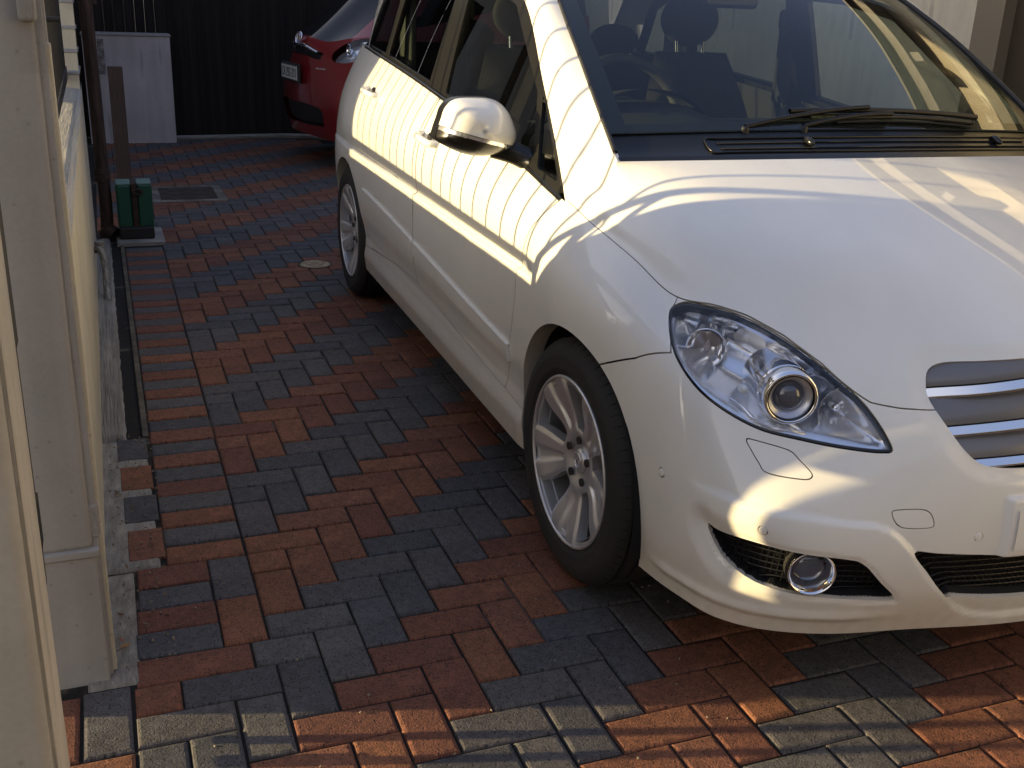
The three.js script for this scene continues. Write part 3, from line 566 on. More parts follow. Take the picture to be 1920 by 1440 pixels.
for (let j = 0; j < 10; j++) {
  const full = j < 6, L = full ? ST.map((s, i) => [s[0], s[j + 1]]) : ST.slice(0, 10).map((s, i) => [s[0], hoodRails[j - 6][i]]);
  const A = [[-L[2][0], [L[2][1][0], -L[2][1][1], L[2][1][2]]], [-L[1][0], [L[1][1][0], -L[1][1][1], L[1][1][2]]], ...L];
  if (full) { const n = L.length; for (const k of [2, 3]) { const q = L[n - k]; A.push([2 * L[n - 1][0] - q[0], [q[1][0], -q[1][1], q[1][2]]]); } }
  railSpl.push([0, 1, 2].map(c => spline(A.map(a => a[0]), A.map(a => a[1][c]))));
}
const colCache = new Map();
function column(u) {
  let c = colCache.get(u); if (c) return c;
  const P = [];
  for (let j = 0; j < 10; j++) {
    if (j < 6 || u <= 1.67) { P.push(railSpl[j].map(f => f(u))); continue; }
    const b = sstep(1.67, 2.3, u), dv = VK[j] - .68;              // behind the bonnet the skin would go on into the side glass
    P.push(P[5].map((x, k) => x + lerp(railSpl[j][k](1.67) - railSpl[5][k](1.67), [0, -.30, .85][k] * dv, b)));
  }
  c = [0, 1, 2].map(k => spline(VK, P.map(p => p[k])));
  colCache.set(u, c); return c;
}
function raw(u, v) { const c = column(u); return [c[0](v), c[1](v), c[2](v)]; }
// small relief on the skin, as an outward distance
const creaseH = s => .715 + .004 * Math.max(0, s - 2.4);
function relief(p, u, v) {
  let d = 0; const [s, w, h] = p;
  const side = sstep(1.06, 1.19, s) * (1 - sstep(3.75, 4.1, s));
  if (side > 0) {
    const x = h - creaseH(s);
    d += side * (x > 0 ? -.017 * sstep(0, .011, x) * Math.exp(-Math.max(0, x - .011) / .07) : 0);
    d += side * .016 * (1 - sstep(.27, .34, h));                                  // sill stands proud of the doors
    d -= side * .006 * sstep(.33, .37, h) * (1 - sstep(.40, .47, h));
  }
  if (typeof frontRelief !== 'undefined') d += frontRelief(u, v, p);
  return d;
}
function skinPos(u, v) {
  const p = raw(u, v), n = rawNormal(u, v), d = relief(p, u, v);
  return [p[0] + n[0] * d, p[1] + n[1] * d, p[2] + n[2] * d];
}
function cross(a, b) { const n = [a[1] * b[2] - a[2] * b[1], a[2] * b[0] - a[0] * b[2], a[0] * b[1] - a[1] * b[0]], l = Math.hypot(...n) || 1; return n.map(x => x / l); }
function rawNormal(u, v) {
  const e = 2e-3, a = raw(u + e, v), b = raw(u - e, v), c = raw(u, v + e), d = raw(u, v - e);
  return cross(c.map((x, i) => x - d[i]), a.map((x, i) => x - b[i])).map(x => x * NS);
}
const NS = (() => { const e = 1e-3, a = raw(2.5 + e, .3), b = raw(2.5 - e, .3), c = raw(2.5, .3 + e), d = raw(2.5, .3 - e); return cross(c.map((x, i) => x - d[i]), a.map((x, i) => x - b[i]))[1] > 0 ? 1 : -1; })();
function skinPt(u, v) {
  const e = 2e-3, a = skinPos(u + e, v), b = skinPos(u - e, v), c = skinPos(u, v + e), d = skinPos(u, v - e);
  return { p: skinPos(u, v), n: cross(c.map((x, i) => x - d[i]), a.map((x, i) => x - b[i])).map(x => x * NS) };
}
const range = (a, b, step) => { const n = Math.ceil((b - a) / step); return Array.from({ length: n + 1 }, (_, i) => a + (b - a) * i / n); };

// ---------------------------------------------------------------- white car: panels cut out of the skin
const PL = {
  head: outline([[1.022, .611], [1.03, .648], [.986, .676], [.898, .674], [.799, .663], [.710, .642], [.617, .606], [.548, .561], [.508, .510], [.482, .450], [.499, .441], [.553, .442], [.656, .446], [.741, .446], [.831, .465], [.902, .495], [.966, .540]], 6),
  hood: [[1.72, .715], [1.664, .7], [1.529, .685], [1.377, .682], [1.185, .682], [1.01, .684], [.898, .680], [.799, .670], [.710, .649], [.617, .613], [.548, .567], [.515, .546], [.458, .539], [.394, .537], [.2, .535], [-.2, .535], [-.2, 1.5], [1.72, 1.5]],
  grille: outline([[.393, .537], [.409, .580], [.412, .615], [.408, .645], [.39, .663], [.355, .670], [.289, .668], [.2, .662], [.1, .660], [-.1, .660], [-.1, .403], [.1, .404], [.219, .405], [.27, .408], [.305, .416], [.335, .440], [.364, .482]], 5, [9, 10]),
  lower: outline([[.441, .217], [.388, .212], [.3, .203], [.193, .194], [-.1, .19], [-.1, .074], [.154, .074], [.32, .09], [.357, .112], [.400, .162]], 6, [4, 5]),
  fog: outline([[.866, .207], [.84, .203], [.753, .209], [.669, .208], [.575, .203], [.538, .190], [.496, .144], [.456, .102], [.472, .094], [.586, .101], [.684, .108], [.762, .121], [.824, .151], [.858, .186]], 6),
  fender: [[1.233, .396], [1.16, .426], [1.087, .455], [.966, .524], [1.0, .59], [1.03, .65], [1.02, .690], [1.185, .7], [1.377, .7], [1.529, .71], [1.664, .72], [2.2, .72], [2.2, -.1], [1.42, -.1]],
  washer: outline([[.764, .410], [.752, .417], [.682, .418], [.659, .402], [.638, .380], [.643, .368], [.664, .363], [.728, .358], [.742, .372], [.756, .394]], 5),
  tow: outline([[.491, .312], [.473, .319], [.423, .317], [.407, .285], [.419, .275], [.474, .279]], 5),
};
const IN = Object.fromEntries(Object.entries(PL).map(([k, v]) => [k, inside(v)]));
const creaseFront = [[.93, .268], [.914, .276], [.855, .281], [.776, .285], [.67, .289], [.566, .287], [.515, .281], [.47, .251], [.398, .155], [.348, .107], [.30, .058], [.2, .03], [-.2, .022], [-.2, -.2], [1.1, -.2], [1.1, .1], [.99, .2]];
const inFrame = inside(outline(creaseFront, 4));
function frontRelief(u, v, p) {
  if (u > 1.25 || v > .7) return 0;
  let d = .008 * sstep(-.008, .010, inFrame(u, v)) * (1 - sstep(.80, .93, u));
  const f = IN.fog(u, v); if (f > -.05) d -= .016 * sstep(-.045, 0, f) * sstep(.62, .9, u) + .004 * sstep(-.012, 0, f);
    const g = IN.grille(u, v); if (g > -.05) d -= .007 * sstep(-.04, 0, g);
  d += .010 * sstep(.262, .243, u) * sstep(.185, .2, v) * (1 - sstep(.335, .352, v));      // plinth of the number plate
  d += .007 * Math.exp(-(((v - .052) / .012) ** 2)) * sstep(.4, .6, u) * (1 - sstep(.95, 1.05, u));   // splitter edge of the lip
  return d;
}
const HB = s => { const u = s + .6; return [railSpl[5][1](u), railSpl[5][2](u)]; };
const archF = p => Math.min(Math.hypot(p[0] - AXF[0], p[2] - AXF[1]), Math.hypot(p[0] - AXR[0], p[2] - AXR[1])) - ARCH;
const USTEP = [...range(0, 1.9, .0075), ...range(1.92, 5.58, .02)], VSTEP = [...range(0, .36, .008), ...range(.366, .485, .003), ...range(.492, .712, .008)];
const bodySkin = Skin.grid(USTEP, VSTEP, skinPt);
const hoodSkin = Skin.grid([...range(0, .5, .008), ...range(.5125, 1.67, .0125)], [...range(.52, .72, .008), ...range(.732, 1.32, .0125)], skinPt);
const GAP = .0019;
// side door outlines in (s, h)
const doorFrontEdge = [[1.085, .96], [1.098, .918], [1.15, .835], [1.178, .75], [1.182, .64], [1.205, .55], [1.24, .46], [1.285, .36], [1.30, .30]];
const sillLine = [[.9, .30], [1.22, .325], [1.69, .352], [2.11, .375], [2.30, .386], [2.6, .376], [2.85, .355], [3.30, .315], [3.5, .29]];
const rearDoorEdge = [[3.40, 1.2], [3.37, 1.1], [3.33, .95], [3.27, .75], [3.20, .60], [3.15, .46], [3.12, .36], [3.11, .30]];
const IND = {
  front: inside([...doorFrontEdge, [1.30, .329], [1.69, .353], [2.11, .376], [2.30, .387], [2.302, .6], [2.315, 1.2], [1.085, 1.2]].filter(q => q[1] > .31 || q[0] > 1.6)),
  rear: inside([[2.308, .6], [2.306, .388], [2.6, .376], [2.85, .355], [3.115, .335], ...rearDoorEdge.slice(0, 7).reverse(), [2.321, 1.2]]),
  sill: inside([[.9, .0], ...sillLine, [3.5, 0]]),
};
const car = thing('parked_car', 'white hatchback parked on the brick paving, its upper side striped by low sun', 'car');
{
  const A = .0192;
  car.position.set(1.633 + (CAR_MID - .797) * Math.sin(A), 0, .342 - (CAR_MID - .797) * Math.cos(A)); car.rotation.y = -A;
}
const both = (name, skin, mat, parent = car, label) => [part(name, skin.geo(false), mat, parent, label), part(name, skin.geo(true), mat, parent, label)];
const inward = d => (p, n) => Math.abs(p[1]) < .004 ? null : n.map(x => -d * x);
const cutArch = s => s.clip((q, p) => archF(p));
const notOpen = (q, g = 0) => Math.min(-IN.head(...q), -IN.grille(...q), -IN.fog(...q), -IN.lower(...q)) - g;

// one panel over both halves: bonnet and front bumper
function full(skin) { const a = skin.geo(false), b = skin.geo(true); return mergeGeometries([a, b]); }
part('hood', full(hoodSkin.clip(q => IN.hood(...q) - GAP).clip(q => -IN.grille(...q)).flange(inward(.014))), M.bodyPaint, car);
{
  let b = cutArch(bodySkin).clip(q => 1.5 - q[0]).clip(q => -IN.hood(...q) - GAP).clip(q => -IN.head(...q) - .003).clip(q => -IN.fender(...q) - GAP).clip(q => -IN.grille(...q)).clip(q => -IN.fog(...q)).clip(q => -IN.lower(...q));
  const w = b.clip(q => IN.washer(...q) - .0012), t = b.clip(q => IN.tow(...q) - .0012);
  const sens = [[.984, .261], [.743, .242], [.309, .247]];
  b = b.clip(q => -IN.washer(...q) - .0012).clip(q => -IN.tow(...q) - .001);
  for (const s of sens) b = b.clip(q => Math.hypot(q[0] - s[0], q[1] - s[1]) - .0105);
  const near = q => IN.fog(...q) > -.006 || IN.lower(...q) > -.006 || IN.grille(...q) > -.006;
  const walls = new Skin(); for (const [i, j] of b.border()) if (near(b.q[i]) && near(b.q[j]) && b.p[i][1] > .003) { const k = walls.p.length; for (const t of [i, j]) { walls.p.push(b.p[t].map((x, c) => x - .010 * b.n[t][c])); walls.p.push(b.p[t].map((x, c) => x - .060 * b.n[t][c])); const m = [0, 0, 1]; walls.n.push(m, m); walls.q.push([0, 0], [0, 0]); } walls.t.push([k, k + 1, k + 2], [k + 1, k + 3, k + 2]); }
  const dir = inward(.0125);
  const bumper = part('front_bumper', full(b.flange(dir)), M.bodyPaint, car);
  { const g = full(walls).toNonIndexed(); g.computeVertexNormals(); part('opening_walls', g, M.black, bumper); }
  for (const m of [false, true]) {
    part('washer_cover', w.flange(inward(.01)).geo(m), M.paint, bumper); part('towing_eye_cover', t.flange(inward(.01)).geo(m), M.paint, bumper);
    for (const s of sens) {
      const { p, n } = skinPt(...s), g = lathe([[0, .0015], [.0075, .0012], [.0088, 0], [.0088, -.008]], 24);
      g.applyQuaternion(new THREE.Quaternion().setFromUnitVectors(V(0, 1, 0), V(m ? n[1] : -n[1], n[2], -n[0]))); const c = toCar(p[0], m ? -p[1] : p[1], p[2]); g.translate(c.x, c.y, c.z);
      part('parking_sensor', g, M.paint, bumper);
    }
  }
}
{
  const base = cutArch(bodySkin).clip(q => q[0] > 1.67 ? .683 - q[1] : 1);
  const fend = base.clip(q => IN.fender(...q) - GAP).clip(q => -IN.hood(...q) - GAP).clip(q => -IN.head(...q) - .003)
    .clip((q, p) => -IND.front(p[0], p[2]) - GAP).clip((q, p) => p[0] < .9 ? 1 : -IND.sill(p[0], p[2]) - .001).clip((q, p) => 1.32 - p[0]);
  both('front_fender', fend.flange((p, n) => archF(p) < .004 ? [0, -.05, 0] : n.map(x => -.014 * x)), M.bodyPaint);
  const back = base.clip(q => q[0] - 1.5);
  const fd = back.clip((q, p) => IND.front(p[0], p[2]) - GAP), rd = back.clip((q, p) => IND.rear(p[0], p[2]) - GAP);
  const FD = both('front_door', fd.flange(inward(.014)), M.bodyPaint), RD = both('rear_door', rd.flange(inward(.014)), M.bodyPaint);
  both('sill', base.clip((q, p) => p[0] - .95).clip((q, p) => 3.5 - p[0]).clip((q, p) => IND.sill(p[0], p[2]) - .001).flange(inward(.03)), M.bodyPaint);
  both('rear_quarter', back.clip((q, p) => p[0] - 2.4).clip((q, p) => -IND.rear(p[0], p[2]) - GAP).clip((q, p) => p[0] > 3.5 ? 1 : -IND.sill(p[0], p[2]) - .001).clip((q, p) => p[0] < 3.12 ? -1 : 1).flange((p, n) => archF(p) < .004 ? [0, -.05, 0] : n.map(x => -.012 * x)), M.bodyPaint);
  // rub strips along the doors
  const mid = s => .462 + (s - 1.25) * .0545 + .004 * Math.sin((s - 1.2) * 1.6);
  const rub = (a, b) => back.clip((q, p) => Math.min(p[0] - a, b - p[0], p[2] - mid(p[0]) + .026, mid(p[0]) + .026 - p[2])).offset(.009).flange(inward(.012));
  const rf = rub(1.235, 2.298), r2 = rub(2.312, 3.17);
  [false, true].forEach((m, i) => {
    part('rub_strip', rf.geo(m), M.paint, FD[i]); part('rub_strip', r2.geo(m), M.paint, RD[i]);
    // door handles with their dark finger wells
    for (const [D, s, h] of [[FD[i], 2.205, .928], [RD[i], 3.21, .995]]) {
      const u = s + .6; let v = .5; for (let k = 0; k < 20; k++) v += (h - skinPos(u, v)[2]) * .7;
      const { p } = skinPt(u, v), sg = m ? -1 : 1;
      const at = (ds, out, dh) => { const c = toCar(p[0] + ds, sg * (p[1] + out), p[2] + dh + ds * .06); return c; };
      const hd = tube([at(-.095, -.004, 0), at(-.085, .022, 0), at(-.05, .034, .002), at(0, .037, .003), at(.05, .034, .002), at(.085, .022, 0), at(.097, -.004, 0)], .0125, 40, 10);
      const handle = part('door_handle', hd, M.paint, D);
      const well = new THREE.SphereGeometry(.04, 20, 12); well.scale(.28, .62, 1.1); const c = at(.01, -.008, -.004); well.translate(c.x, c.y, c.z);
      part('handle_well', well, M.trim, handle);
    }
  });
  // dark inner shell behind the gaps
  const inner = cutArch(Skin.grid(range(0, 5.58, .03), range(0, .69, .03), (u, v) => { const r = skinPt(u, v); return { p: r.p.map((x, i) => x - .016 * r.n[i]), n: r.n }; })).clip(q => notOpen(q, .004));
  const hin = Skin.grid(range(0, 1.58, .04), range(.60, 1.24, .04), (u, v) => { const r = skinPt(u, v); return { p: r.p.map((x, i) => x - .018 * r.n[i]), n: r.n }; }).clip(q => notOpen(q, .004));
  part('inner_shell', mergeGeometries([full(inner), full(hin)]), M.gap, car);
}
// arch liners
for (const ax of [AXF, AXR]) for (const sg of [1, -1]) {
  const g = gridGeo(40, 6, (a, b) => { const t = lerp(-.30, Math.PI + .30, a), r = lerp(.350, .345, b); return toCar(ax[0] + r * Math.cos(t), sg * lerp(.855, .52, b), ax[1] + r * Math.sin(t)); });
  const wall = new THREE.CircleGeometry(.36, 40); wall.rotateY(Math.PI / 2); const c = toCar(ax[0], sg * .53, ax[1]); wall.translate(c.x, c.y, c.z);
  part('arch_liner', merge([g, wall]), M.gap, car);
}
{ const g = box(1.25, .04, 3.3); const c = toCar(2.2, 0, .25); g.translate(c.x, c.y, c.z); part('underbody', g, M.gap, car); }

// ---------------------------------------------------------------- white car: pillars, glass, roof, cowl
const sideW = (s, h) => { const [w, b] = HB(Math.min(s, 3.98)); const k = h - b; return w - .23 * k - .06 * k * Math.abs(k) - (s > 3.7 ? .5 * (s - 3.7) ** 2 : 0); };
const sideTop = s => s < 2.3 ? 1.50 : 1.50 - .06 * ((s - 2.3) / 1.7) ** 2;
function sideSkin() {
  const sk = Skin.grid(range(1.05, 4.08, .02), range(0, 1, .02), (s, t) => {
    const h = lerp(HB(Math.min(s, 3.95))[1] - .012, 1.53, t), e = .004, W = sideW(s, h);
    return { p: [s, W, h], n: (() => { const a = [2 * e, sideW(s + e, h) - sideW(s - e, h), 0], b = [0, sideW(s, h + e) - sideW(s, h - e), 2 * e]; const n = cross(b, a); return n[1] > 0 ? n : n.map(x => -x); })() };
  });
  sk.q = sk.p.map(p => [p[0], p[2]]); return sk;
}
const SIDE = sideSkin();
const GP = {
  band: inside(outline([[1.105, .926], [1.33, .957], [1.6, 1.001], [2.2, 1.062], [2.8, 1.106], [3.35, 1.140], [3.82, 1.158], [3.81, 1.175], [3.62, 1.385], [3.45, 1.455], [3.0, 1.475], [2.5, 1.475], [2.05, 1.46], [1.714, 1.395], [1.44, 1.215], [1.241, 1.065], [1.115, .945]], 5, [0, 6, 7])),
  quarter: inside([[1.138, .955], [1.287, .970], [1.372, 1.145], [1.382, 1.163], [1.262, 1.068]]),
  front: inside([[1.327, .987], [2.265, 1.080], [2.275, 1.44], [2.05, 1.43], [1.775, 1.385], [1.42, 1.160]]),
  rear: inside([[2.50, 1.099], [3.25, 1.147], [3.18, 1.40], [3.13, 1.44], [2.42, 1.45]]),
  hind: inside([[3.325, 1.152], [3.76, 1.166], [3.58, 1.37], [3.42, 1.42], [3.26, 1.405]]),
};
const E1 = [0, 1, 2].map(k => spline([0, .24, .55, 1, 1.32], [[1.07, .805, .916], [1.241, sideW(1.241, 1.065), 1.065], [1.44, sideW(1.44, 1.217), 1.217], [1.714, sideW(1.714, 1.397), 1.397], [2.0, sideW(2.0, 1.50), 1.50]].map(p => p[k])));
const E2 = [0, 1, 2].map(k => spline([0, .24, .55, .80, 1, 1.32], [[.958, .717, 1.037], [1.14, .702, 1.155], [1.33, .680, 1.268], [1.48, .661, 1.35], [1.63, .636, 1.425], [1.9, .59, 1.545]].map(p => p[k])));
const e1 = t => E1.map(f => f(t)), e2 = t => E2.map(f => f(t));
for (const m of [false, true]) {
  const frame = SIDE.clip(q => GP.band(...q)).clip(q => -Math.max(GP.quarter(...q), GP.front(...q), GP.rear(...q), GP.hind(...q)));
  part('window_frame', frame.flange(inward(.022)).geo(m), M.trim, car);
  // glass sits 4 mm behind the frame
  const pane = (f, mat, name) => part(name, SIDE.clip(q => f(...q) + .012).offset(-.006).geo(m), mat, car);
  pane(GP.quarter, M.tint, 'quarter_window'); pane(GP.front, M.glass, 'door_window'); pane(GP.rear, M.tint, 'door_window'); pane(GP.hind, M.tint, 'rear_side_window');
  // painted roof frame and rear pillar
  const rl = q => Math.min(4.09 - q[0] - .86 * Math.max(0, q[1] - 1.15), sideTop(q[0]) + .02 - q[1]);
  part('rear_pillar', SIDE.clip(q => -GP.band(...q)).clip(rl).clip(q => q[0] - 2.0).clip(q => q[0] > 3.80 ? 1 : q[1] - 1.3).offset(.002).flange(inward(.02)).geo(m), M.paint, car);
  // front pillar: a rounded strip from the wing up to the roof
  const ps = Skin.grid(range(0, 1.32, .015), range(0, 1, .05), (t, b) => {
    const P = (tt, bb) => { const A = e1(tt), B = e2(tt), k = Math.sin(bb * Math.PI) * .022, J = skinPos(1.67, lerp(.68, 1.32, bb)), b0 = sstep(-.05, .42, tt), A0 = e1(0), B0 = e2(0); return A.map((x, i) => { const c = lerp(x, B[i], bb); return lerp(J[i] + c - lerp(A0[i], B0[i], bb), c + k * [-.25, .6, .75][i], tt <= 0 ? 0 : b0 - sstep(-.05, .42, 0) * (1 - tt / .42) * (tt < .42 ? 1 : 0)); }); };
    const e = .01, a = P(t + e, b), a2 = P(t - e, b), c = P(t, b + e), c2 = P(t, b - e);
    let n = cross(c.map((x, i) => x - c2[i]), a.map((x, i) => x - a2[i])); if (n[1] + n[2] < 0) n = n.map(x => -x); return { p: P(t, b), n };
  });
  part('front_pillar', ps.flange(inward(.012)).geo(m), M.paint, car);
  // black strip between pillar and belt line
  const seal = tube(range(1.10, 3.88, .1).map(s => { const [w, h] = HB(s); return toCar(s, (m ? -1 : 1) * (w - .002), h - .004); }), .0085, 90, 8);
  part('window_seal', seal, M.trim, car);
}
// windscreen
const WS = (a, t) => { const e = e2(t), k = 1 - a * a; return [e[0] - lerp(.092, .11, t) * k, a * (e[1] - .004), e[2] + k * lerp(.020, .028, t)]; };
function wsSkin(a0, a1, t0, t1, na, nt, off) {
  const s = Skin.grid(range(a0, a1, (a1 - a0) / na), range(t0, t1, (t1 - t0) / nt), (a, t) => {
    const e = .01, x = WS(a + e, t), x2 = WS(a - e, t), y = WS(a, t + e), y2 = WS(a, t - e);
    let n = cross(x.map((q, i) => q - x2[i]), y.map((q, i) => q - y2[i])); if (n[2] < 0) n = n.map(q => -q); return { p: WS(a, t), n };
  });
  return s.offset(off);
}
part('windscreen', wsSkin(-1, 1, .11, 1.12, 60, 30, 0).geo(), M.glass, car);
{
  const f = merge([wsSkin(-1, -.925, .11, 1.12, 4, 30, -.004).geo(), wsSkin(.925, 1, .11, 1.12, 4, 30, -.004).geo(), wsSkin(-.93, .93, .11, .15, 40, 3, -.0045).geo(), wsSkin(-.93, .93, 1.06, 1.12, 40, 3, -.0045).geo()]);
  part('windscreen_border', f, M.black, car);
  const edge = m => tube(range(.03, 1.15, .06).map(t => { const p = WS(m ? -1 : 1, t); return toCar(p[0], p[1], p[2] + .002); }), .007, 60, 6);
  part('windscreen_seal', merge([edge(false), edge(true)]), M.black, car);
}
// black scuttle between bonnet and glass
const scuttle = (a, b) => { const w = a * .708, c = cowlPt(clamp(w, -.70, .70)), g = WS(w / .712, .13); const k = Math.sin(b * Math.PI); return toCar(lerp(c[0] + .002, g[0] + .012, b), w, lerp(c[2] - .004, g[2] - .004, b) + (-.010 * k) + (b < .12 ? 0 : .004)); };
{
  const cw = part('scuttle_panel', gridGeo(120, 14, (a, b) => scuttle(a * 2 - 1, b), true), M.trim, car);
  const slots = [];
  for (let i = 0; i < 150; i++) for (let r = 0; r < 2; r++) {
    const a = lerp(-.80, .62, i / 149) + (r ? .004 : 0); const c = scuttle(a, .40 + .16 * r); const g = new THREE.BoxGeometry(.0028, .003, .0085); g.rotateY(.5); g.translate(c.x, c.y + .0012, c.z); slots.push(g);
  }
  part('vent_slots', merge(slots), M.gap, cw).userData.kind = 'stuff';
  const rim = []; for (let i = 0; i <= 40; i++) rim.push(scuttle(lerp(-.86, .66, i / 40), .28)); for (let i = 0; i <= 40; i++) rim.push(scuttle(lerp(.66, -.86, i / 40), .68));
  part('vent_rim', tube(rim.map(p => p.clone().add(V(0, .002, 0))), .003, 200, 6, true), M.trim, cw);
  for (const a of [.28, -.62]) { const c = scuttle(a, .5), g = new THREE.SphereGeometry(.018, 16, 10); g.scale(.55, .55, 1.25); g.rotateX(.3); g.translate(c.x, c.y + .01, c.z); part('washer_nozzle', g, M.gloss, cw); }
}
// wipers parked at the foot of the glass
function wiper(a0, a1, t0, t1, name) {
  const on = (a, t, o) => { const p = WS(a, t); return toCar(p[0] - o * .45, p[1], p[2] + o * .85); };
  const b = []; for (let i = 0; i <= 14; i++) { const k = i / 14; b.push(on(lerp(a0, a1, k), lerp(t0, t1, k) + .012 * Math.sin(k * Math.PI), .013)); }
  const w = part('wiper', tube(b, .0075, 60, 6), M.wiper, car);
  const p = on(lerp(a0, a1, -.22), .125, .0), q = on(lerp(a0, a1, .38), lerp(t0, t1, .38) + .008, .026);
  part('wiper_arm', tube([p, p.clone().lerp(q, .3).add(V(0, .006, 0)), p.clone().lerp(q, .75).add(V(0, .006, 0)), q], .0062, 30, 8), M.wiper, w);
  part('wiper_rubber', tube(b.map(v => v.clone().add(V(0, -.011, .003))), .0028, 50, 5), M.rubber, w);
  const piv = lathe([[0, .014], [.008, .013], [.012, .008], [.013, -.01]], 20); piv.translate(p.x, p.y - .012, p.z); part('wiper_pivot', piv, M.wiper, w);
}
wiper(.30, -.58, .172, .150, 'wiper'); wiper(.12, -.52, .140, .124, 'wiper');
// roof and tailgate
part('roof', gridGeo(40, 40, (a, b) => {
  const s = lerp(1.74, 4.0, b), edge = clamp(s, 2.0, 3.9), k = a * 2 - 1, top = sideTop(edge), w = sideW(edge, top) - .002, t0 = e2(1.12);
  const crown = lerp(.03, .085, sstep(1.74, 2.4, s)) - (s > 3.6 ? .1 * (s - 3.6) ** 2 : 0);
  return toCar(lerp(s, s - .10 * (1 - k * k), 1 - sstep(1.74, 2.3, s)), k * lerp(t0[1] + .03, w, sstep(1.74, 2.05, s)), lerp(t0[2] - .004, top, sstep(1.74, 2.05, s)) + crown * (1 - k ** 4));
}), M.paint, car);
part('tailgate', gridGeo(24, 16, (a, b) => { const k = a * 2 - 1; return toCar(lerp(4.14, 3.97, b) - .08 * k ** 4, k * lerp(.66, .55, b), lerp(1.15, 1.50, b) + .02 * (1 - k * k)); }), M.tint, car);
part('rear_spoiler', gridGeo(24, 6, (a, b) => { const k = a * 2 - 1; return toCar(lerp(3.88, 4.06, b) - .08 * k ** 4, k * .58, lerp(1.535, 1.50, b) + .03 * (1 - k ** 4)); }), M.paint, car);

// ---- door mirror
const mirrorOut = outline([[1.012, 1.112], [.985, 1.134], [.93, 1.139], [.87, 1.134], [.833, 1.105], [.808, 1.05], [.812, 1.015], [.835, .994], [.89, .979], [.95, .984], [1.015, 1.010], [1.038, 1.028], [1.034, 1.052], [1.024, 1.08]], 5);
const mIn = inside(mirrorOut);
function mirrorSkin() {
  const c = [.925, 1.058];
  const sk = Skin.grid(range(0, 1, 1 / 140), range(.001, 1, .03), (a, r) => {
    const P = (aa, q) => { const f = ((aa % 1) + 1) % 1 * mirrorOut.length, i = Math.floor(f) % mirrorOut.length, o = mirrorOut[i], o2 = mirrorOut[(i + 1) % mirrorOut.length], k = f - Math.floor(f); const e = [lerp(o[0], o2[0], k), lerp(o[1], o2[1], k)]; const rr2 = Math.min(q, 1), ro = rr2 ** .9; return [1.475 - .115 * Math.sqrt(Math.max(0, 1 - (rr2 * .995) ** 2.4)) + .03 * (e[0] - .925) * 2, lerp(c[0], e[0], ro), lerp(c[1], e[1], ro)]; };
    const e = .004, x = P(a + e, r), x2 = P(a - e, r), y = P(a, Math.min(r + e, 1)), y2 = P(a, Math.max(r - e, .0005));
    let n = cross(x.map((q, i) => q - x2[i]), y.map((q, i) => q - y2[i])); const p = P(a, r); const out = [p[0] - 1.5, p[1] - c[0], p[2] - c[1]]; if (n[0] * out[0] + n[1] * out[1] + n[2] * out[2] < 0) n = n.map(q => -q); const kb = sstep(.03, .14, r); n = n.map((q, i) => lerp([-1, 0, 0][i], q, kb)); return { p, n };
  });
  sk.q = sk.p.map(p => [p[1], p[2]]); return sk;
}
{
  const MS = mirrorSkin(), low = w => 1.004 + (w - .835) * .25, up = w => low(w) + .013;
  for (const m of [false, true]) {
    const shell = part('door_mirror', MS.clip(q => q[1] - up(q[0])).flange(inward(.01)).geo(m), M.paint, car);
    part('turn_indicator', MS.clip(q => up(q[0]) - .0015 - q[1]).clip(q => q[1] - low(q[0])).offset(-.002).geo(m), M.lampGrey, shell);
    part('indicator_cover', MS.clip(q => up(q[0]) - .001 - q[1]).clip(q => q[1] - low(q[0])).geo(m), M.cover, shell);
    part('mirror_base', MS.clip(q => low(q[0]) - q[1]).offset(-.001).geo(m), M.trim, shell);
    const sg = m ? -1 : 1, back = new THREE.Shape(mirrorOut.map(p => new THREE.Vector2(-sg * p[0], p[1])));
    const bg = new THREE.ExtrudeGeometry(back, { depth: .05, bevelEnabled: false }); bg.translate(0, 0, -(1.515 - CAR_MID)); part('mirror_case', bg, M.trim, shell);
    const arm = tube([toCar(1.45, sg * .87, 1.005), toCar(1.42, sg * .82, .992), toCar(1.385, sg * .785, .975), toCar(1.35, sg * .765, .962)], .032, 24, 14); arm.scale(1, 1, 1);
    part('mirror_arm', arm, M.trim, shell);
    for (const w of [.86, .9, .94, .98]) { const g = box(.004, .014, .003, -sg * w, (up(w) + low(w)) / 2, -(1.374 - CAR_MID)); part('indicator_lamp', g, M.chromeSoft, shell); }
  }
}

// ---------------------------------------------------------------- white car: wheels (axis along x, outer face towards -x)
function tyreGeo() {
  const R = .316, W = .1015, pr = [];
  const half = [[.2175, -.094], [.222, -.0995], [.236, -.1050], [.238, -.1064], [.2405, -.1062], [.262, -.1075], [.268, -.1082], [.2705, -.1070], [.287, -.104], [.3005, -.094], [.3085, -.083], [.3125, -.076]];
  for (const p of half) pr.push(p);
  const ribs = [-.066, -.03, .03, .066];
  for (let x = -.074; x <= .0741; x += .002) { const g = ribs.some(r => Math.abs(x - r) < .0045) ? -.007 : 0; pr.push([R - .9 * x * x + g, x]); }
  for (const p of [...half].reverse()) pr.push([p[0], -p[1]]);
  const g = lathe(pr, 96); g.rotateZ(Math.PI / 2); return g;                    // lathe y -> -x
}
const tyreG = tyreGeo();
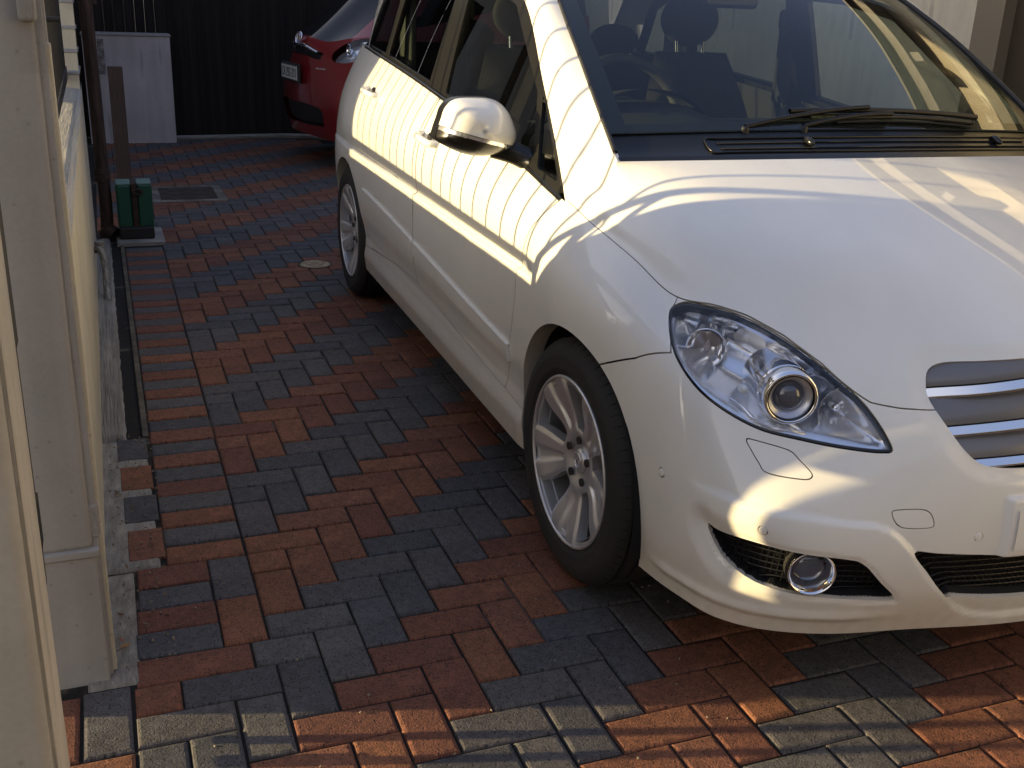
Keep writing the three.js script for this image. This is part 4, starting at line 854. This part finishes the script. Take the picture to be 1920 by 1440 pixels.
// shoulder sipes: small dark recesses all round
const sipeG = (() => { const L = []; for (let i = 0; i < 70; i++) for (const sd of [-1, 1]) { const t = i / 70 * Math.PI * 2; const g = new THREE.BoxGeometry(.020, .004, .0026); g.rotateZ(-sd * .75); g.translate(sd * .0885, .3025, 0); const gg = g; gg.rotateX(t + (sd > 0 ? .04 : 0)); L.push(gg); } return merge(L); })();
function rimGeo() {
  // barrel and lip
  const b = lathe([[.212, -.098], [.2095, -.1015], [.206, -.1], [.2025, -.093], [.199, -.08], [.196, -.02], [.19, .04], [.188, .095]], 96); b.rotateZ(Math.PI / 2);
  return b;
}
const rimBarrel = rimGeo(); rimBarrel.scale(1, 1.055, 1.055);
// spoke plate: disc with ten windows, dished, each spoke grooved
function spokeGeo() {
  const shape = new Skin(); const nr = 46, na = 300;
  const us = range(0, 1, 1 / na), vs = range(0, 1, 1 / nr);
  const fnS = (a, v) => {
    const r = lerp(.03, .205, v), th = a * Math.PI * 2;
    const dish = -.072 - .030 * sstep(.06, .205, r) ** 1.3 + .012 * sstep(.075, .03, r);
    const k = Math.abs((((th / (Math.PI * 2 / 5)) % 1) + 1) % 1 - .5) * 2;           // 1 on the spoke axis, 0 between spokes
    const off = (1 - k) * Math.PI / 5 * r;                                            // distance from the spoke axis
    const groove = .008 * Math.exp(-((off / lerp(.008, .021, sstep(.08, .2, r))) ** 4)) * sstep(.07, .10, r);
    const half = lerp(.036, .072, sstep(.07, .2, r));
    const round = .006 * sstep(half - .012, half + .004, off) * sstep(.07, .09, r);
    return { x: dish + groove + round, r, th, off };
  };
  const P = (a, v) => { const q = fnS(a, v); return [q.x, q.r * Math.cos(q.th), q.r * Math.sin(q.th)]; };
  const sk = Skin.grid(us, vs, (a, v) => { const e = .0008, x = P(a + e, v), x2 = P(a - e, v), y = P(a, v + e), y2 = P(a, v - e); let n = cross(x.map((q, i) => q - x2[i]), y.map((q, i) => q - y2[i])); if (n[0] > 0) n = n.map(q => -q); return { p: P(a, v), n }; });
  const hole = (a, v) => { const q = fnS(a, v); const half = lerp(.035, .075, sstep(.07, .2, q.r)); const edge = Math.min(q.r - .080, .193 - q.r); const side = q.off - half; return Math.min(side, edge) - .0; };
  let s = sk.clip(q => -hole(...q));
  s = s.flange(p => Math.hypot(p[1], p[2]) < .035 || Math.hypot(p[1], p[2]) > .2 ? null : [.03, -p[1] * .03, -p[2] * .03]);
  const g = new THREE.BufferGeometry(); g.setAttribute('position', new THREE.Float32BufferAttribute(s.p.flat(), 3)); g.setAttribute('normal', new THREE.Float32BufferAttribute(s.n.flat(), 3)); g.setAttribute('uv', new THREE.Float32BufferAttribute(s.q.flat(), 2)); g.setIndex(s.t.flat()); return g;
}
const spokeG = spokeGeo(); spokeG.scale(1, 1.06, 1.06);
const hubG = (() => { const g = lathe([[0, .070], [.018, .0705], [.026, .069], [.030, .0655], [.031, .055]], 40); g.rotateZ(Math.PI / 2); return g; })();
const starG = (() => { const L = []; for (let i = 0; i < 3; i++) { const g = new THREE.ConeGeometry(.0035, .017, 4); g.translate(0, .0085, 0); g.rotateX(i * Math.PI * 2 / 3); L.push(g); } const t = new THREE.TorusGeometry(.0185, .0013, 6, 40); t.rotateY(Math.PI / 2); L.push(t); const m = merge(L); m.translate(-.0715, 0, 0); return m; })();
const boltG = (() => { const L = []; for (let i = 0; i < 5; i++) { const a = (i + .5) * Math.PI * 2 / 5, g = new THREE.CylinderGeometry(.0105, .0105, .006, 16); g.rotateZ(Math.PI / 2); g.translate(-.0655 - .006, .056 * Math.cos(a), .056 * Math.sin(a)); L.push(g); } return L; })();
const discG = (() => { const g = lathe([[.05, .03], [.14, .03], [.14, .008], [.05, .008]], 48); g.rotateZ(Math.PI / 2); return g; })();
const calG = (() => { const g = new THREE.TorusGeometry(.118, .034, 10, 20, 1.1); g.rotateY(Math.PI / 2); g.scale(.9, 1, 1); g.translate(-.01, 0, 0); return g; })();
for (const [ax, turn] of [[AXF, .66], [AXR, .60]]) for (const sg of [1, -1]) {
  const w = new THREE.Group(); w.name = 'wheel'; car.add(w); const c = toCar(ax[0], sg * .772, ax[1]); w.position.copy(c); w.rotation.y = sg > 0 ? 0 : Math.PI; if (ax === AXF) w.rotation.y += .03;
  const spin = g => { const q = g.clone(); q.rotateX(turn); return q; };
  const ty = part('tyre', mergeGeometries([strip(tyreG.clone())]), M.rubber, w); part('tread_sipes', sipeG, M.gap, w).userData.kind = 'stuff';
  part('rim', mergeGeometries([strip(spin(rimBarrel)), strip(spin(spokeG))]), M.alloy, w); { const g = new THREE.TorusGeometry(.2165, .0045, 10, 96); g.rotateY(Math.PI / 2); g.translate(-.1005, 0, 0); part('rim_lip', g, M.alloy, w); }
  part('hub_cap', hubG, M.alloy, w); part('hub_emblem', spin(starG), M.chrome, w); for (const b of boltG) part('wheel_bolt', spin(b), M.darkMetal, w);
  part('brake_disc', discG, M.disc, w); const cal = calG.clone(); cal.rotateX(2.4); part('brake_calliper', cal, M.darkMetal, w);
}

// ---------------------------------------------------------------- white car: headlamps, grille, fog lamps
function onSkin(u, v, d = 0, m = false) { const { p, n } = skinPt(u, v); const q = p.map((x, i) => x + n[i] * d); return toCar(q[0], m ? -q[1] : q[1], q[2]); }
function aim(g, pos, dir) { g.applyQuaternion(new THREE.Quaternion().setFromUnitVectors(V(0, 1, 0), dir.clone().normalize())); g.translate(pos.x, pos.y, pos.z); return g; }
for (const m of [false, true]) {
  const sg = m ? -1 : 1, cv = (s, w, h) => toCar(s, sg * w, h), dv = (s, w, h) => V(-sg * w, h, -s);
  const headGrid = Skin.grid(range(.44, 1.07, .006), range(.40, .72, .006), (u, v) => { const r = skinPt(u, v); return r; }).clip(q => IN.head(...q) - .0005);
  const lamp = part('headlight', (() => {            // reflector tub, set back behind the cover
    const tub = Skin.grid(range(.44, 1.07, .009), range(.40, .72, .009), (u, v) => { const r = skinPt(u, v), d = .012 + .135 * sstep(0, .075, IN.head(u, v)); return { p: [r.p[0] + d * .8, r.p[1] - .35 * d, r.p[2] - d * .12], n: r.n }; }).clip(q => IN.head(...q) - .001);
    const g = tub.geo(m); g.computeVertexNormals(); return g;
  })(), M.lampGrey, car);
  part('lamp_cover', headGrid.clip(q => IN.head(...q) - .004).geo(m), M.cover, lamp);
  part('lamp_seal', headGrid.clip(q => .0058 - IN.head(...q)).offset(-.002).flange(inward(.03)).geo(m), M.gloss, lamp);
  // grey bezel along the upper edge inside the cover
  // main projector
  const ax = dv(-.93, .30, .03).normalize(), pc = cv(.232, .643, .679);
  const barrel = lathe([[.057, -.16], [.0575, -.08], [.0575, -.035], [.0575, -.032], [.0555, -.031], [.0565, -.029], [.0575, -.024], [.0565, 0], [.054, .010], [.050, .0115], [.0465, .009], [.0455, .002]], 64);
  part('projector_barrel', aim(barrel, pc, ax), M.chrome, lamp);
  part('projector_ring', aim(lathe([[.0455, .002], [.044, -.004], [.0385, -.002], [.0315, -.012]], 64), pc, ax), M.lensRing, lamp);
  part('projector_groove', aim(lathe([[.0475, .0098], [.0455, .0105], [.0445, .004]], 64), pc, ax), M.gloss, lamp);
  part('projector_lens', aim(lathe([[0, .006], [.010, .005], [.02, .001], [.028, -.006], [.0318, -.013]], 48), pc, ax), M.lens, lamp);
  // turn signal in its round bowl
  const tc = cv(.468, .704, .712), ta = dv(-.80, .58, .02).normalize();
  part('indicator_bowl', aim(lathe([[.044, -.09], [.0445, -.03], [.0445, 0], [.0435, .006], [.0405, .004], [.035, -.016], [.021, -.032], [0, -.036]], 48), tc, ta), M.chrome, lamp);
  part('indicator_bulb', aim(lathe([[0, .006], [.006, .004], [.009, -.004], [.008, -.03]], 20), tc.clone().addScaledVector(ta, -.004), ta), M.amber, lamp);
  // main beam bowl towards the grille
  const hc = cv(.225, .520, .640), ha = dv(-.95, .12, .03).normalize();
  part('main_beam_bowl', aim(lathe([[.012, -.062], [.034, -.046], [.048, -.022], [.055, .004], [.0535, .006], [.046, -.02], [.032, -.04], [.012, -.052]], 48), hc, ha), M.chrome, lamp);
  part('main_beam_bulb', aim(lathe([[0, -.014], [.008, -.017], [.0095, -.026], [.006, -.055]], 20), hc, ha), M.chromeSoft, lamp);
  part('parking_bulb', aim(lathe([[0, .008], [.0075, .005], [.0095, -.002], [.009, -.02]], 20), cv(.31, .70, .672), dv(-.9, .3, .2)), M.white, lamp);
  // divider fins of the reflector
  for (const [a, b] of [[[.72, .50], [.64, .46]], [[.80, .50], [.75, .47]]]) { const p = onSkin(...a, -.03, m), q = onSkin(...b, -.025, m); part('reflector_fin', tube([p, p.clone().lerp(q, .5).add(V(0, .004, 0)), q], .005, 12, 6), M.chromeSoft, lamp); }

  // fog lamp recess
  const recess = Skin.grid(range(.44, .90, .01), range(.08, .22, .008), (u, v) => { const r = skinPt(u, v); return { p: r.p.map((x, i) => x - .042 * r.n[i] + (i === 0 ? .006 : 0)), n: r.n }; }).clip(q => IN.fog(...q) + .014);
  const fr = part('fog_recess', recess.geo(m), M.black, car);
  { const bars = []; for (let i = 0; i < 7; i++) { const v = .1 + i * .0155, pts = []; for (let k = 0; k <= 12; k++) { const u = .47 + k / 12 * .37; if (IN.fog(u, v) > -.003) pts.push(onSkin(u, v, -.034, m)); } if (pts.length > 3) bars.push(tube(pts, .0028, 24, 5)); } for (let k = 0; k < 26; k++) { const u = .475 + k * .0145, pts = []; for (let i = 0; i <= 8; i++) { const v = .094 + i * .0135; if (IN.fog(u, v) > -.003) pts.push(onSkin(u, v, -.034, m)); } if (pts.length > 2) bars.push(tube(pts, .002, 8, 4)); } part('recess_mesh', merge(bars), M.trim, fr); }
  const fp = onSkin(.638, .157, -.012, m), fa = dv(-.93, .36, 0).normalize();
  const fog = part('fog_lamp', aim(lathe([[.047, -.02], [.0485, .004], [.0475, .0085], [.0455, .009], [.042, .004], [.034, -.014], [.032, -.024]], 56), fp, fa), M.chrome, car);
  part('fog_lens', aim(lathe([[0, -.008], [.015, -.010], [.026, -.015], [.033, -.022]], 40), fp, fa), M.lens, fog);
  part('fog_shroud', aim(lathe([[.049, -.03], [.050, -.002], [.0485, .003]], 48), fp, fa), M.black, fog);
}
// grille: dark box, three bowed louvres, bright strip under each
{
  const gb = Skin.grid(range(0, .43, .012), range(.39, .69, .012), (u, v) => { const r = skinPt(u, v); return { p: [r.p[0] + .06, r.p[1], r.p[2] - .004], n: r.n }; }).clip(q => IN.grille(...q) + .02);
  const grille = part('grille', full(gb), M.gap, car);
  // outline of the opening: half width at height
  const gw = h => { const poly = PL.grille; let best = 0; for (let i = 0; i < poly.length; i++) { const [u, v] = poly[i]; if (u < .12) continue; const p = skinPos(u, v); const d = Math.abs(p[2] - h); if (d < .012) best = Math.max(best, p[1]); } return best || .25; };
  const tops = [[.770, .713], [.704, .640], [.632, .578]], chromeH = [.021, .020, .017];
  tops.forEach(([h1, h0], i) => {
    const plan = (w, h) => { let u = w * 1.03, v = .5; for (let k = 0; k < 14; k++) { const p = skinPos(Math.max(u, .001), v); u += (Math.abs(w) - p[1]) * .8; v += (h - p[2]) * .8; } return skinPos(Math.max(u, .001), v)[0]; };
    const prof = range(-1, 1, 1 / 16).map(k => k), wl = gw((h0 + h1) / 2) + .012, sAt = prof.map(k => [plan(Math.abs(k) * wl, h1), plan(Math.abs(k) * wl, h0)]);
    const arch = k => [.052, .032, .014][i] * (1 - k * k) - [.012, .006, 0][i];
    const lou = gridGeo(32, 10, (a, b) => { const k = a * 2 - 1, q = sAt[Math.round(a * 32)]; const c = Math.sin(b * Math.PI / 2); return toCar(lerp(q[0] + .046, q[1] + .010, c), k * wl, lerp(h1 + .006, h0, b) + arch(k)); });
    part('louvre', lou, M.louver, grille);
    const cr = gridGeo(32, 6, (a, b) => { const k = a * 2 - 1, q = sAt[Math.round(a * 32)]; return toCar(q[1] + .0095 - .013 * b + .006 * sstep(.85, 1, b), k * wl, h0 - .0035 - chromeH[i] * b + arch(k)); });
    part('bright_strip', cr, M.chrome, grille);
    const ln = gridGeo(32, 2, (a, b) => { const k = a * 2 - 1, q = sAt[Math.round(a * 32)]; return toCar(q[1] + .012, k * wl, h0 + .004 - .008 * b + arch(k)); }); part('louvre_edge', ln, M.gap, grille);
  });
  const st = []; for (let i = 0; i < 3; i++) { const g = new THREE.ConeGeometry(.011, .075, 4); g.translate(0, .0375, 0); g.rotateZ(i * Math.PI * 2 / 3); st.push(g); } st.push(new THREE.TorusGeometry(.08, .006, 10, 60));
  const sg = merge(st); const c = toCar(.03, 0, .672); sg.translate(c.x, c.y, c.z); part('bonnet_emblem', sg, M.chrome, grille);
  // lower intake
  const lb = Skin.grid(range(0, .47, .015), range(.05, .25, .012), (u, v) => { const r = skinPt(u, v); return { p: [r.p[0] + .05, r.p[1], r.p[2]], n: r.n }; }).clip(q => IN.lower(...q) + .02);
  const lo = part('lower_intake', full(lb), M.black, car);
  const bars = []; for (let i = 0; i < 8; i++) { const v = .085 + i * .0155, pts = []; for (let k = -16; k <= 16; k++) { const u = k / 16 * .43; if (IN.lower(Math.abs(u), v) > -.004) pts.push(onSkin(Math.abs(u), v, -.034, u > 0)); } if (pts.length > 4) bars.push(tube(pts, .0032, 40, 5)); }
  for (let k = -30; k <= 30; k++) { const u = k * .0142, pts = []; for (let i = 0; i <= 9; i++) { const v = .075 + i * .0155; if (IN.lower(Math.abs(u), v) > -.004) pts.push(onSkin(Math.abs(u), v, -.033, u > 0)); } if (pts.length > 3) bars.push(tube(pts, .0022, 8, 4)); }
  part('intake_mesh', merge(bars), M.trim, lo);
}
// blank plate on its plinth
part('front_plate', gridGeo(20, 4, (a, b) => { const k = a * 2 - 1, p = skinPos(Math.abs(k) * .235 + .0005, lerp(.215, .315, b)); return toCar(p[0] - .004, k * .235, p[2]); }), M.paint, car);

// ---------------------------------------------------------------- white car: cabin
{
  const P = (s, w, h) => toCar(s, w, h);
  const fl = box(1.40, .03, 2.9); { const c = P(2.45, 0, .40); fl.translate(c.x, c.y, c.z); } part('cabin_floor', fl, M.cabin, car);
  part('dashboard', gridGeo(50, 22, (a, b) => {
    const w = (a * 2 - 1) * lerp(.58, .69, sstep(0, .5, b)), bin = Math.exp(-(((w - .37) / .20) ** 4)) * .055, s = b < .7 ? lerp(1.0 + .1 * (w / .7) ** 2, 1.66 - .05 * Math.cos(w * 4), b / .7) : lerp(1.66, 1.52, (b - .7) / .3), h = b < .7 ? lerp(1.045, 1.075, b / .7) + bin * sstep(.25, .6, b) - .02 * Math.max(0, (b - .6)) * 3 : lerp(1.06, .6, (b - .7) / .3) + bin * (1 - (b - .7) / .3);
    return P(s, w, h - .02 * (w / .7) ** 2);
  }), M.dash, car);
  { const vis = gridGeo(20, 8, (a, b) => { const w = .37 + (a * 2 - 1) * .21; return P(lerp(1.50, 1.60, b), w, 1.04 + .125 * Math.sqrt(Math.max(0, 1 - ((w - .37) / .215) ** 2)) - .01 * b); }); part('instrument_hood', vis, M.dash, car); }
  const sw = new THREE.Group(); sw.name = 'steering_wheel'; car.add(sw); sw.position.copy(P(1.70, .345, 1.065)); sw.rotation.set(-.42, 0, 0);
  part('wheel_rim', new THREE.TorusGeometry(.185, .0165, 14, 60), M.dash, sw);
  part('wheel_hub', (() => { const g = new THREE.SphereGeometry(.07, 24, 14); g.scale(1.1, .9, .4); return g; })(), M.dash, sw);
  for (const a of [0, Math.PI, -Math.PI / 2]) { const g = box(.13, .035, .02, .11, 0, 0, .008); g.rotateZ(a); part('wheel_spoke', g, M.dash, sw); }
  const col = new THREE.CylinderGeometry(.045, .06, .3, 20); col.rotateX(Math.PI / 2 - .42); { const c = P(1.56, .345, 1.0); col.translate(c.x, c.y, c.z); } part('steering_column', col, M.dash, car);
  // front seats and rear bench
  for (const sg of [1, -1]) {
    const st = new THREE.Group(); st.name = 'seat'; car.add(st); st.position.copy(P(2.25, sg * .36, .42));
    const back = gridGeo(24, 24, (a, b) => { const x = (a * 2 - 1), w = lerp(.255, .205, sstep(.5, 1, b)) * (1 - .2 * b ** 6); const z = -.12 - b * .26 + .06 * x * x * -1 * (1 - b) + .03; return V(x * w, .12 + b * .68, z + .075 * Math.sin(b * Math.PI) * .3 + .055 * (1 - x ** 4) * (1 - b ** 8)); });
    const backR = gridGeo(24, 24, (a, b) => { const x = (a * 2 - 1), w = lerp(.255, .205, sstep(.5, 1, b)) * (1 - .2 * b ** 6); const z = -.12 - b * .26 + .03 - .06 * x * x * (1 - b); return V(x * w, .12 + b * .68, z - .055 * (1 - x ** 4)); });
    part('backrest', merge([back, backR]), M.seat, st); part('seat_cushion', box(.5, .16, .5, 0, .1, .1, .06), M.seat, st);
    const hr = new THREE.SphereGeometry(.13, 28, 18); hr.scale(1.0, .80, .42); hr.translate(0, .925, -.385); part('headrest', hr, M.seat, st);
    for (const x of [-.06, .06]) part('headrest_post', tube([[x, .76, -.355], [x, .86, -.375]], .0075, 4, 10), M.chrome, st);
    // belt from the middle pillar
    const t0 = P(2.40, sg * .655, 1.36), t1 = P(2.38, sg * .68, 1.02), t2 = P(2.36, sg * .69, .62);
    part('seat_belt', gridGeo(2, 12, (a, b) => { const p = b < .5 ? t0.clone().lerp(t1, b * 2) : t1.clone().lerp(t2, b * 2 - 1); return p.add(V(-sg * .006, 0, (a - .5) * .046)); }), M.belt, car);
    const an = box(.03, .07, .045, t0.x, t0.y, t0.z, .01); part('belt_anchor', an, M.trim, car);
    part('middle_pillar_trim', box(.02, .36, .10, ...P(2.40, sg * .675, 1.22).toArray(), .012), M.cabin, car);
    part('rear_pillar_trim', box(.03, .42, .2, ...P(3.30, sg * .655, 1.28).toArray(), .012), M.headliner, car);
    // inner door cards
    part('door_card', gridGeo(30, 8, (a, b) => { const s = lerp(1.12, 3.5, a), [w, h] = HB(s); return P(s, sg * (lerp(.80, w - .045, b)), lerp(.45, h - .012, b)); }), M.cabin, car);
  }
  part('rear_bench', box(1.26, .62, .2, ...P(3.30, 0, .86).toArray(), .07), M.seat, car);
  part('bench_cushion', box(1.26, .2, .5, ...P(3.0, 0, .58).toArray(), .07), M.seat, car);
  for (const w of [-.36, .36]) { const g = new THREE.SphereGeometry(.12, 24, 14); g.scale(1.05, .62, .45); const c = P(3.36, w, 1.23); g.translate(c.x, c.y, c.z); part('rear_headrest', g, M.seat, car); }
  part('headlining', gridGeo(16, 20, (a, b) => { const s = lerp(1.82, 3.9, b), k = a * 2 - 1; return P(s, k * .60, 1.475 + .06 * (1 - k ** 4)); }), M.headliner, car);
  { const g = box(.2, .065, .03, ...P(1.72, 0, 1.43).toArray(), .014); part('interior_mirror', g, M.trim, car); }
  part('bulkhead', box(1.1, .4, .03, ...P(1.12, 0, .70).toArray()), M.gap, car);
}

// ---------------------------------------------------------------- red hatchback parked crosswise at the back, seen from behind
{
  const rc = thing('parked_car', 'red hatchback parked crosswise by the timber fence, its tail showing past the white car', 'car');
  const hd = Math.atan2(.993, .12);       // heading measured from the viewer towards the left
  rc.rotation.y = -hd; const VS = 1.30;
  const place = (s, w, h) => V(-w, h * VS, -(s - 0));
  const shift = g => { const p = g.attributes.position; for (let i = 0; i < p.count; i++) p.setXYZ(i, p.getX(i), p.getY(i) * VS, p.getZ(i) - CAR_MID); g.computeVertexNormals(); return g; };
  // nose centre in plan
  rc.position.set(1.27, 0, -6.72);
  const archW = p => Math.hypot((p[0] - AXF[0]), (p[2] - .29) * 1.15) - ARCH;
  const head = inside(outline([[.94, .56], [.95, .64], [.82, .68], [.62, .66], [.52, .61], [.54, .53], [.70, .51], [.84, .53]], 5));
  const slot = inside(outline([[.40, .56], [.38, .60], [-.1, .60], [-.1, .52], [.36, .52]], 4)), low = inside(outline([[.55, .10], [.5, .20], [-.1, .20], [-.1, .08], [.5, .08]], 4));
  const rb = Skin.grid(range(0, 2.4, .02), range(0, .69, .014), (u, v) => { const p = raw(u, v); return { p, n: rawNormal(u, v) }; });
  const bd = rb.clip((q, p) => archW(p)).clip(q => -head(...q)).clip(q => -slot(...q)).clip(q => -low(...q));
  const F = sk => mergeGeometries([shift(sk.geo(false)), shift(sk.geo(true))]);
  part('tail_and_bumper', F(bd), M.redPaint, rc);
  // raked rear window with painted pillars beside it
  const up = (u, t) => { const p = raw(u, .685), k = Math.abs(p[1]); return V(-p[1], lerp(p[2] * VS, 1.52 + .05 * (1 - (k / .8) ** 2), t), -(p[0] + .62 * t ** .9)); };
  const side = (u0, u1, m) => gridGeo(16, 12, (a, b) => { const q = up(lerp(u0, u1, a), b); const w = lerp(1, .74, b); return V(q.x * w * (m ? -1 : 1), q.y, q.z); });
  part('rear_window', merge([side(0, .62, false), side(0, .62, true)]), phys([.012, .012, .014], .12), rc); for (const m of [false, true]) part('rear_pillar', side(.62, 1.15, m), M.redPaint, rc);
  for (const m of [false, true]) {
    const hs = rb.clip(q => head(...q)); const hl = part('tail_light', shift(hs.offset(-.05).geo(m)), M.lampGrey, rc); part('lamp_cover', shift(hs.offset(-.002).geo(m)), M.cover, hl);
    for (const u of [.64, .78]) { const p = raw(u, .61), g = lathe([[0, -.03], [.03, -.015], [.05, .01], [.047, .012]], 24); g.rotateX(Math.PI / 2); g.translate(m ? p[1] : -p[1], p[2] * VS, -(p[0] + .03)); part('lamp_bowl', g, M.chrome, hl); }
    part('side_body', gridGeo(10, 10, (a, b) => place(lerp(1.79, 4.0, a), (m ? -1 : 1) * (.87 - .12 * b * b), lerp(.25, .98, b))), M.redPaint, rc);
    part('side_window', gridGeo(10, 4, (a, b) => V((m ? 1 : -1) * lerp(.77, .60, b), lerp(1.08, 1.50, b), -lerp(.75 + .3 * b, 2.9 - .5 * b, a))), M.tint, rc);
    const w = new THREE.Group(); w.name = 'wheel'; w.position.set((m ? 1 : -1) * .77, .34, -.80); w.scale.setScalar(1.08); if (m) w.rotation.y = Math.PI; rc.add(w); part('tyre', tyreG, M.rubber, w); part('rim', mergeGeometries([strip(rimBarrel.clone()), strip(spokeG.clone())]), M.alloy, w);
  }
  part('grille_slot', F(rb.clip(q => slot(...q)).offset(-.03)), M.black, rc); part('lower_intake', F(rb.clip(q => low(...q)).offset(-.04)), M.black, rc);
  part('grille_bar', tube(range(-1, 1, .1).map(k => { const p = raw(Math.abs(k) * .36 + .001, .585); return V(-Math.sign(k) * p[1], p[2] * VS, -(p[0] - .004)); }), .012, 40, 8), M.chromeSoft, rc);
  part('roof', gridGeo(10, 10, (a, b) => { const k = a * 2 - 1; return V(k * .60, 1.52 + .06 * (1 - k * k), -lerp(.70, 2.6, b)); }), M.redPaint, rc);
  part('cabin', box(1.3, .75, 2.4, 0, .9, -2.6), M.cabin, rc);
  { const em = new THREE.Group(); em.name = 'emblem'; rc.add(em); const p = raw(.001, .66); em.position.set(0, p[2] * VS, -(p[0] - .012)); em.rotation.x = -.25; for (const [a, b, r] of [[1, .68, .075], [.42, .66, .075], [.8, .3, .062]]) { const t = new THREE.TorusGeometry(r, .0075, 8, 40); t.scale(a, b, 1); t.translate(0, a === .8 ? .022 : 0, 0); part('emblem_ring', t, M.chrome, em); } }
  // number plate with raised characters
  const font = await new FontLoader().loadAsync('fonts/droid/droid_sans_regular.typeface.json');
  const pl = part('number_plate', box(.44, .118, .006, 0, .745, .030, .002), M.plate, rc);
  const tx = new TextGeometry('CA 292-211', { font, size: .066, depth: .002, curveSegments: 4 }); tx.computeBoundingBox(); const bb = tx.boundingBox; tx.translate(-(bb.min.x + bb.max.x) / 2, -(bb.min.y + bb.max.y) / 2, 0); tx.scale(.39 / (bb.max.x - bb.min.x), 1.1, 1); tx.translate(0, .745, .0335); part('plate_characters', tx, M.ink, pl);
  part('plate_border', merge([box(.44, .005, .002, 0, .8015, .0335), box(.44, .005, .002, 0, .6885, .0335)]), M.ink, pl);
  { const L = []; [[.40, .80, 7], [.41, .762, 5], [.41, .66, 4]].forEach(([w, z, n]) => { for (let i = 0; i < n; i++) { const ww = -(w + i * .017), u = Math.abs(ww) * 1.03, p = raw(u, .46); const g = box(.010, rr(.010, .016), .002, -ww * -1 * -1, z, -(p[0] - .012)); L.push(g); } }); part('dealer_lettering', merge(L), M.plate, rc); }
  part('plate_holder', box(.48, .15, .02, 0, .745, .015, .004), M.black, rc);
}

renderer.render(scene, camera);
